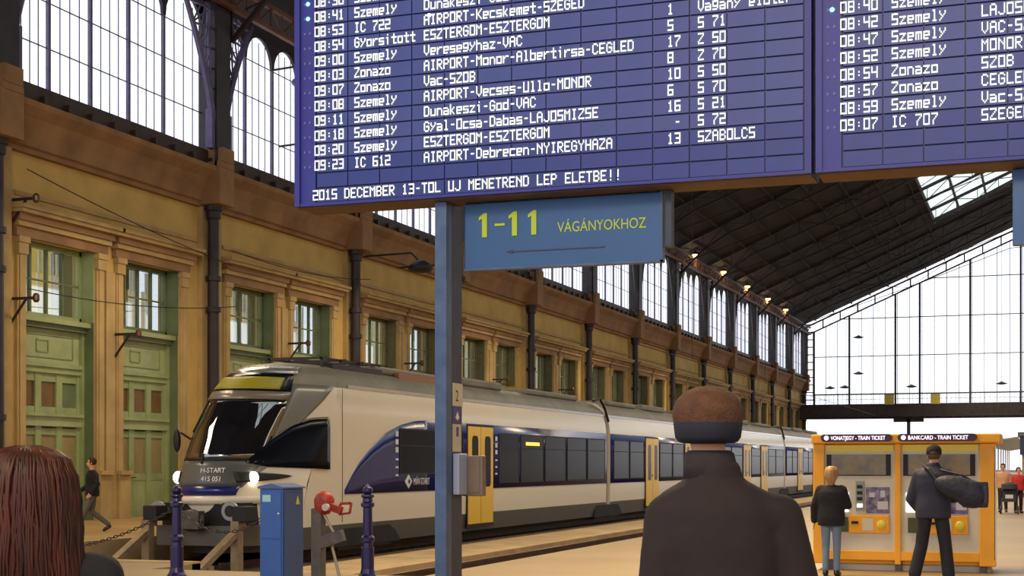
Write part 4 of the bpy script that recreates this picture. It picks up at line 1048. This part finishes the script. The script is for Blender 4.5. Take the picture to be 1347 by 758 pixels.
def person(label, loc, rz, J, cl, hgt=1.8, build=1.0, extras=None, sitting=False, vox=.008):
    """J: joints in metres for a body of the given height, facing +Y. cl: clothing materials"""
    t = thing('person', label, 'person', loc, rz)
    s = hgt/1.8
    hc = Vector(J['head']); nk = Vector(J['neck']); pel = Vector(J['pelvis'])
    b = MB()
    R = J.get('hrot', Matrix.Identity(3))
    def H(x, y, z): return hc+R @ Vector((x*s, y*s, z*s))
    # skull, jaw, nose, ears, brow, lips
    b.ball(H(0, -.012, .025), .076*s, .096*s, .098*s, 20, 14, rot=R); b.ball(H(0, .022, -.045), .058*s, .066*s, .072*s, 16, 12, rot=R)
    b.ball(H(0, .055, -.09), .03*s, .028*s, .026*s, 10, 8, rot=R)
    b.tube([H(0, .082, .015), H(0, .1, -.012), H(0, .108, -.03)], [.009*s, .012*s, .015*s], 8); b.ball(H(0, .102, -.033), .019*s, .014*s, .012*s, 10, 8, rot=R)
    for e in (-1, 1):
        b.ball(H(e*.078, -.005, -.01), .012*s, .022*s, .032*s, 10, 8, rot=R)
        b.ball(H(e*.03, .078, .022), .024*s, .012*s, .009*s, 10, 6, rot=R)
    b.ball(H(0, .086, -.06), .024*s, .01*s, .006*s, 10, 6, rot=R); b.ball(H(0, .084, -.071), .021*s, .01*s, .007*s, 10, 6, rot=R)
    limb(b, [nk+V(0, 0, -.03*s), nk+(H(0, -.01, -.04)-nk)*.9], [.062*s, .056*s])
    # torso inside clothes
    b.loft([(pel.x, pel.y, pel.z-.06*s, .14*s, .1*s), (pel.x, pel.y, pel.z+.06*s, .15*s, .1*s), ((pel.x+nk.x)/2, (pel.y+nk.y)/2, (pel.z+nk.z)/2, .13*s, .09*s), (nk.x, nk.y-.01, nk.z-.1*s, .15*s, .09*s), (nk.x, nk.y, nk.z-.02*s, .07*s, .06*s)], 18)
    for e, q in ((-1, 'l'), (1, 'r')):
        sh, el, wr = J['sh'+q], J['el'+q], J['wr'+q]
        limb(b, [sh, el, wr], [.046*s, .038*s, .026*s]); hand(b, wr, J.get('hd'+q, (Vector(wr)-Vector(el))), e, s)
        hp, kn, an = J['hp'+q], J['kn'+q], J['an'+q]
        limb(b, [hp, kn, an], [.08*s, .052*s, .036*s])
        toe = J.get('toe'+q, tuple(Vector(an)+V(0, .14*s, -.05*s))); limb(b, [an, toe], [.036*s, .03*s])
    bo = b.build('body', skin_m, t, world=False, smooth=True); remesh(bo, vox, 2)
    for e in (-1, 1): 
        MB().ball(H(e*.03, .079, .01), .012*s, .009*s, .010*s, 10, 8).build('eye', mat('eye_dark', (40, 30, 26), .2), t, world=False, smooth=True)
    # trousers
    m = MB(); rt = cl.get('tr', (.105, .075, .06))
    m.loft([(pel.x, pel.y, pel.z-.1*s, .17*s*build, .125*s*build), (pel.x, pel.y, pel.z, .175*s*build, .13*s*build), (pel.x, pel.y, pel.z+.12*s, .16*s*build, .115*s*build)], 20)
    for q in 'lr': limb(m, [J['hp'+q], J['kn'+q], tuple(Vector(J['an'+q])+V(0, 0, .02))], [rt[0]*s, rt[1]*s, rt[2]*s])
    remesh(m.build('trousers', cl['trousers'], t, world=False, smooth=True), .012)
    # jacket
    m = MB(); jw = cl.get('jw', 1.0)*s; hem = cl.get('hem', .06)*s
    cx = lambda u: pel.x+(nk.x-pel.x)*u; cy = lambda u: pel.y+(nk.y-pel.y)*u; cz = lambda u: pel.z+(nk.z-pel.z)*u
    m.loft([(pel.x, pel.y, pel.z-hem, .195*jw, .15*jw), (cx(.05), cy(.05), cz(.05), .2*jw, .155*jw), (cx(.35), cy(.35), cz(.35), .185*jw, .14*jw), (cx(.65), cy(.65), cz(.65), .205*jw, .148*jw),
            (cx(.82), cy(.82)-.005, cz(.82), .205*jw, .135*jw), (cx(.91), cy(.91), cz(.91), .17*jw, .11*jw), (cx(.97), cy(.97), cz(.97), .11*jw, .09*jw), (nk.x, nk.y, nk.z+.01*s, .075*s, .075*s)], 24, 2.3)
    rs = cl.get('sl', (.075, .062, .05))
    for q in 'lr':
        el, wr = Vector(J['el'+q]), Vector(J['wr'+q])
        limb(m, [J['sh'+q], el, wr+(wr-el).normalized()*-.01], [r_*s for r_ in rs])
        m.ball(Vector(J['sh'+q])+V(-.03*(1 if q == 'r' else -1)*s, 0, .012*s), rs[0]*1.3*s, rs[0]*1.05*s, rs[0]*.9*s, 14, 10)
    if cl.get('collar'):
        m.loft([(nk.x, nk.y, nk.z-.07*s, .13*s, .115*s), (nk.x, nk.y, nk.z-.02*s, .1*s, .098*s), (nk.x, nk.y-.005, nk.z+.045*s, .088*s, .088*s), (nk.x, nk.y-.005, nk.z+.055*s, .076*s, .076*s)], 20)
    jk = m.build('jacket', cl['jacket'], t, world=False, smooth=True); remesh(jk, cl.get('jv', .012), 16)
    # shoes
    for q in 'lr':
        an = Vector(J['an'+q]); toe = Vector(J.get('toe'+q, tuple(an+V(0, .15*s, -.05*s))))
        d = (toe-an); sh_ = MB(); limb(sh_, [an+V(0, -.03*s, -.035*s), an+d*.55+V(0, 0, -.018*s), toe], [.048*s, .048*s, .038*s]); limb(sh_, [an+V(0, 0, .03*s), an+V(0, 0, -.03*s)], [.05*s, .05*s])
        remesh(sh_.build('shoe', cl['shoe'], t, world=False, smooth=True), .008)
    if cl.get('hair'):
        m = MB(); m.ball(H(0, -.022, .035), .087*s, .102*s, .1*s, 20, 14, rot=R)
        hr = m.build('hair', cl['hair'], t, world=False, smooth=True)
        # open the face: keep only points behind/above the hairline
        bm = bmesh.new(); bm.from_mesh(hr.data)
        dl = [v for v in bm.verts if (R.transposed() @ (v.co-hc)).y > .045*s and (R.transposed() @ (v.co-hc)).z < .065*s or (R.transposed() @ (v.co-hc)).z < -.055*s]
        bmesh.ops.delete(bm, geom=dl, context='VERTS'); bm.to_mesh(hr.data); bm.free(); shell(hr, .008)
    if extras: extras(t, H, s, R)
    return t
def J_stand(h, foot=.11, lean=0, arms='down', tw=0):
    s = h/1.8; g = lambda x, y, z: (x*s, y*s, z*s)
    J = dict(pelvis=g(0, 0, .95), neck=g(0, .01+lean, 1.5), head=g(0, .03+lean, 1.68))
    for e, q in ((-1, 'l'), (1, 'r')):
        J['sh'+q] = g(e*.185, lean, 1.43); J['el'+q] = g(e*.25, -.02+lean, 1.15); J['wr'+q] = g(e*.26, .06+lean, .9)
        J['hp'+q] = g(e*.09, 0, .92); J['kn'+q] = g(e*(.09+foot)/2, .02, .5); J['an'+q] = g(e*foot, -.02, .085); J['toe'+q] = g(e*(foot+.02), .14, .035)
    return J
dkcoat = mat('dark_brown_coat', (34, 23, 26), .85, var=.15, scale=3, bump=.5, bscale=9)
# --- foreground man in cap
J = J_stand(1.80); J['neck'] = (.02, .03, 1.54); J['head'] = (0, .05, 1.70); J['pelvis'] = (.07, 0, .95)
for e, q in ((-1, 'l'), (1, 'r')): J['sh'+q] = (.05+e*.185, 0, 1.40); J['el'+q] = (.07+e*.245, -.02, 1.10); J['wr'+q] = (.07+e*.24, .1, .86)
def cap(t, H, s, R):
    m = MB(); prs = [(-.02, .104, .122), (.02, .116, .131), (.045, .121, .137), (.075, .119, .134), (.1, .108, .121), (.122, .088, .1), (.138, .062, .07), (.147, .035, .04), (.15, .006, .006)]
    m.loft([(*H(0, -.012, z), a*s, b_*s) for z, a, b_ in prs], 24); m.build('cap', mat('brown_tweed_cap', (88, 56, 38), .9, var=.3, scale=30, bump=.4), t, world=False, smooth=True, label='brown cap crown')
    m = MB(); m.loft([(*H(0, -.012, z), a*s, b_*s) for z, a, b_ in ((-.045, .09, .107), (-.04, .102, .12), (-.025, .112, .128), (.022, .118, .133), (.03, .112, .128))], 24); m.build('cap_band', mat('navy_band', (22, 26, 44), .8, var=.2, scale=20), t, world=False, smooth=True, label='navy cap band')
    m = MB(); vs = []
    for i in range(9):
        a = math.radians(-60+15*i); vs += [tuple(H(.1*math.sin(a), .1*math.cos(a)+.005, -.0)), tuple(H(.105*math.sin(a), .1*math.cos(a)+.07*math.cos(a)**.5, -.022))]
    m.add(vs, [(2*i, 2*i+1, 2*i+3, 2*i+2) for i in range(8)]); shell(m.build('cap_peak', MATS['navy_band'], t, world=False), .006)
    m = MB(); m.loft([(*H(.01, -.02, -.17), .096*s, .092*s), (*H(.008, -.02, -.12), .09*s, .088*s), (*H(.004, -.018, -.08), .084*s, .082*s), (*H(.004, -.018, -.07), .07*s, .07*s)], 20); m.build('scarf', mat('dark_scarf', (40, 34, 38), .9, bump=.5), t, world=False, smooth=True)
person('man in a brown cap with navy band and dark coat, seen from behind', (-1.06, 4.93, 0), math.radians(16), J,
       dict(jacket=dkcoat, trousers=mat('dark_trousers', (38, 34, 38), .8, bump=.3), shoe=mat('black_leather', (24, 22, 24), .4), hair=mat('grey_brown_hair', (92, 72, 58), .8, var=.3, scale=30), jw=1.08, sl=(.085, .075, .062), hem=.28, collar=True, jv=.01), 1.80, 1.1, cap)
# --- foreground woman with long auburn hair
J = J_stand(1.60); 
auburn = mat('auburn_hair', (80, 36, 22), .5, rgb2=(36, 17, 13), scale=28, stretch=(1, 1, .12), spec=.35)
def longhair(t, H, s, R):
    m = MB(); rnd = random.Random(3)
    # base mass from crown to below the shoulders
    m.loft([(*H(0, -.02, .142), .02, .02), (*H(0, -.02, .132), .055, .058), (*H(0, -.022, .11), .088, .092), (*H(0, -.024, .06), .111, .112), (*H(0, -.03, 0), .122, .118), (*H(0, -.04, -.07), .126, .112),
            (*H(0, -.05, -.13), .126, .102), (*H(0, -.065, -.2), .13, .088), (*H(0, -.08, -.27), .138, .074), (*H(0, -.09, -.36), .142, .056), (*H(0, -.095, -.45), .13, .04), (*H(0, -.095, -.5), .1, .02)], 40)
    for i in range(420):
        a = rnd.uniform(-1.0, 1.0)*PI*.86-PI/2; ln = rnd.uniform(.42, .62); off = rnd.uniform(0, .008)
        ca, sa = math.cos(a), math.sin(a); pts = []
        tab = [(.14, .02, .02), (.125, .06, .062), (.1, .094, .097), (.05, .114, .114), (-.02, .124, .116), (-.1, .127, .106), (-.18, .129, .092), (-.26, .137, .076), (-.36, .143, .058), (-.46, .135, .046), (-.54, .12, .036)]
        wv = rnd.uniform(-.012, .012); ph = rnd.uniform(0, 6)
        for (z, rx, ry) in tab:
            if z < .142-ln: break
            yo = interp([(-.5, -.1), (-.2, -.068), (-.07, -.042), (.06, -.024), (.15, -.02)], z)
            w2 = wv*max(0, -z)*3+.004*math.sin(ph+z*30)
            pts.append(H((rx+off)*ca/s+w2, ((ry+off)*sa)/s+yo, z))
        if len(pts) > 3: m.tube(pts, [.002]+[.0052]*(len(pts)-2)+[.0015], 4, cap=False)
    m.build('hair', auburn, t, world=False, smooth=True, label='long straight auburn hair')
    e = MB(); e.ball(H(.108, -.04, -.16), .007); e.build('hair_clip', silver_m, t, world=False)
blk = mat('black_wool', (22, 22, 28), .9, var=.15, scale=5, bump=.5, bscale=12)
J['head'] = (.0, .03, 1.505); J['neck'] = (0, .01, 1.345)
for e, q in ((-1, 'l'), (1, 'r')): J['sh'+q] = (e*.185, 0, 1.29)
person('woman with long auburn hair and a black jacket, seen from behind', (-2.46, 3.16, 0), math.radians(30), J,
       dict(jacket=blk, trousers=MATS['dark_trousers'], shoe=MATS['black_leather'], jw=1.05, sl=(.07, .06, .05), hem=.1, collar=True, jv=.01), 1.60, 1.0, longhair)
# --- woman at the ticket machine
J = J_stand(1.55, foot=.09); 
J['ell'] = (-.24, .0, .99); J['wrl'] = (-.25, .06, .78); J['elr'] = (.23, .06, 1.0); J['wrr'] = (.16, .26, 1.02)
def blond(t, H, s, R):
    m = MB(); m.loft([(*H(0, -.02, .138), .03, .03), (*H(0, -.02, .12), .075, .08), (*H(0, -.025, .05), .098, .105), (*H(0, -.03, -.03), .098, .1), (*H(0, -.045, -.1), .07, .07), (*H(0, -.06, -.17), .04, .04), (*H(0, -.075, -.24), .015, .015)], 20)
    m.build('hair', mat('blonde_hair', (176, 138, 92), .5, rgb2=(140, 100, 62), scale=20, stretch=(1, 1, .2)), t, world=False, smooth=True, label='tied blonde hair')
denim = mat('pale_denim', (104, 122, 150), .8, var=.15, scale=6)
person('short blonde woman in a black jacket and pale jeans at the first ticket machine', (-2.82, 21.35, 0), 0, J,
       dict(jacket=blk, trousers=denim, shoe=MATS['black_leather'], jw=1.14, sl=(.075, .068, .06), hem=.12, tr=(.09, .065, .055)), 1.55, 1.0, blond)
# --- man with bag at the second machine
J = J_stand(1.82, foot=.24); J['ell'] = (-.29, .05, 1.12); J['wrl'] = (-.2, .24, .98); J['elr'] = (.28, .08, 1.14); J['wrr'] = (.16, .3, 1.1)
J['head'] = (.01, .05, 1.71); J['neck'] = (.0, .01, 1.56); J['hpr'] = (.1, 0, .93); J['hpl'] = (-.1, 0, .93); J['anl'] = (-.24, .03, .085); J['anr'] = (.2, -.03, .085); J['knl'] = (-.15, .04, .5); J['knr'] = (.16, .02, .5)
navy = mat('navy_jacket', (34, 36, 58), .75, var=.15, scale=4, bump=.5, bscale=9)
def flatcap(t, H, s, R):
    m = MB(); m.loft([(*H(0, -.012, z), a*s, b_*s) for z, a, b_ in ((.015, .094, .112), (.02, .101, .119), (.07, .101, .117), (.11, .085, .1), (.138, .055, .065), (.148, .01, .01))], 20); m.build('cap', mat('black_knit', (26, 20, 22), .9, bump=.5), t, world=False, smooth=True)
mn = person('tall man in a navy jacket and dark trousers at the second ticket machine', (-1.38, 20.75, 0), math.radians(4), J,
       dict(jacket=navy, trousers=mat('black_navy_trousers', (20, 20, 32), .8, bump=.3), shoe=MATS['black_leather'], hair=MATS['grey_brown_hair'], jw=1.18, sl=(.085, .075, .06), hem=.1, collar=True, tr=(.1, .085, .085)), 1.82, 1.05, flatcap)
t = thing('shoulder_bag', 'large dark navy bag slung behind the tall man at the machine', 'bag', (-1.06, 20.5, 1.15), 0)
bagm = mat('black_navy_bag', (18, 20, 44), .6, var=.2, scale=5, bump=.5)
m = MB(); R_ = Matrix.Rotation(math.radians(18), 3, 'Y')
for k in range(1): m.ball((-1.00, 20.40, 1.26), .36, .12, .16, 20, 12, rot=R_); m.ball((-.88, 20.40, 1.2), .24, .12, .19, 16, 10, rot=R_); m.box(-.98, -.66, 20.34, 20.47, 1.02, 1.36)
remesh(m.build('bag_body', bagm, t, smooth=True), .014, 6)
MB().tube([(-1.3, 20.44, 1.36), (-1.42, 20.52, 1.52), (-1.5, 20.66, 1.58), (-1.42, 20.86, 1.50)], .018, 6).build('strap', bagm, t)
MB().tube([(-.75, 20.44, 1.3), (-1.0, 20.45, 1.45), (-1.28, 20.55, 1.52)], .018, 6).build('strap', bagm, t)
MB().box(-.72, -.655, 20.32, 20.49, 1.06, 1.3).build('end_pocket', mat('violet_pocket', (40, 30, 60), .6), t, bevel=.02)
# --- walking man on the far platform
J = J_stand(1.75, foot=.07)
J['knl'] = (-.09, .18, .48); J['anl'] = (-.09, .30, .12); J['toel'] = (-.09, .46, .09); J['knr'] = (.09, .02, .48); J['anr'] = (.09, -.36, .16); J['toer'] = (.09, -.26, .035)
J['ell'] = (-.25, -.12, 1.13); J['wrl'] = (-.24, .04, .92); J['elr'] = (.25, .06, 1.13); J['wrr'] = (.22, .26, .98)
person('man in a black jacket and grey trousers walking past the green doors', (-21.1, 29.5, 0), math.radians(125), J,
       dict(jacket=blk, trousers=mat('grey_trousers', (92, 88, 82), .8), shoe=MATS['black_leather'], hair=mat('dark_hair', (44, 32, 26), .7), jw=1.1, sl=(.075, .065, .055), hem=.08), 1.75, 1.0)
# --- child in red and stroller far away on the right
J = J_stand(1.5)
person('distant person in a red jacket beside the stroller', (-.72, 51.5, 0), math.radians(200), J, dict(jacket=mat('red_jacket', (190, 40, 44), .7), trousers=MATS['dark_trousers'], shoe=MATS['black_leather'], hair=MATS['dark_hair'], jw=1.1), 1.5, 1.0, vox=.014)
J = J_stand(1.62)
person('distant person in a beige jacket behind the stroller', (-1.22, 52.3, 0), math.radians(180), J, dict(jacket=mat('beige_jacket', (196, 150, 112), .7), trousers=MATS['dark_trousers'], shoe=MATS['black_leather'], hair=MATS['dark_hair'], jw=1.1), 1.62, 1.0, vox=.014)
t = thing('stroller', 'dark folding stroller standing on the concourse beyond the kiosk', 'stroller', (-.98, 50.6, 0))
m = MB()
for s in (-.24, .24):
    m.tube([(-.98+s, 50.2, .12), (-.98+s, 50.7, .5), (-.98+s, 51.0, .95)], .018, 6); m.tube([(-.98+s, 51.0, .12), (-.98+s, 50.6, .6), (-.98+s, 50.4, .75)], .018, 6)
m.tube([(-1.22, 51.0, .95), (-.74, 51.0, .95)], .018, 6); m.build('frame', iron_m, t)
for s in (-.27, .27):
    for y in (50.2, 51.0): MB().tube([(-.98+s-.02, y, .12), (-.98+s+.02, y, .12)], .12, 14).build('wheel', black_m, t)
MB().prism([(50.35, .4), (50.75, .38), (50.95, .85), (50.85, .87), (50.68, .5), (50.35, .5)], 'x', -1.2, -.76).build('seat', mat('dark_stroller_fabric', (44, 44, 54), .8), t)
MB().box(-1.1, -.86, 50.34, 50.5, .5, .62).build('blanket', mat('pale_blanket', (190, 190, 200), .8), t)
m = MB(); m.loft([(-.98, 50.75, .8, .24, .2), (-.98, 50.8, .95, .22, .2), (-.98, 50.85, 1.02, .1, .1)], 14); m.build('hood', MATS['dark_stroller_fabric'], t)
# distant shop kiosk
t = thing('platform_shop', 'dark blue distant shop kiosk with lit windows beyond the yellow machines', 'kiosk', (1.4, 78, 0))
box('walls', mat('shop_wall', (150, 130, 100), .7, var=.2), t, -.9, 5.5, 77, 81, 0, 2.6)
box('fascia', mat('shop_navy', (34, 44, 86), .5), t, -1.0, 5.6, 76.6, 81.2, 2.1, 3.0); box('roof', mat('shop_roof_grey', (96, 96, 112), .6), t, -1.1, 5.7, 76.5, 81.3, 3.0, 3.2)
for k in range(5):
    w = box('window', emit('lit_shop_window', (200, 214, 220), .8), t, -.8+k*1.2, .25+k*1.2, 76.96, 77, 1.25, 2.1); box('window_frame', black_m, w, -.3+k*1.2, -.26+k*1.2, 76.94, 76.97, 1.25, 2.1)
box('counter', MATS['beige_jacket'], t, -.9, 5.5, 76.7, 77, .2, 1.1)
S['n_objects'] = len(bpy.data.objects)
del S['n_objects']
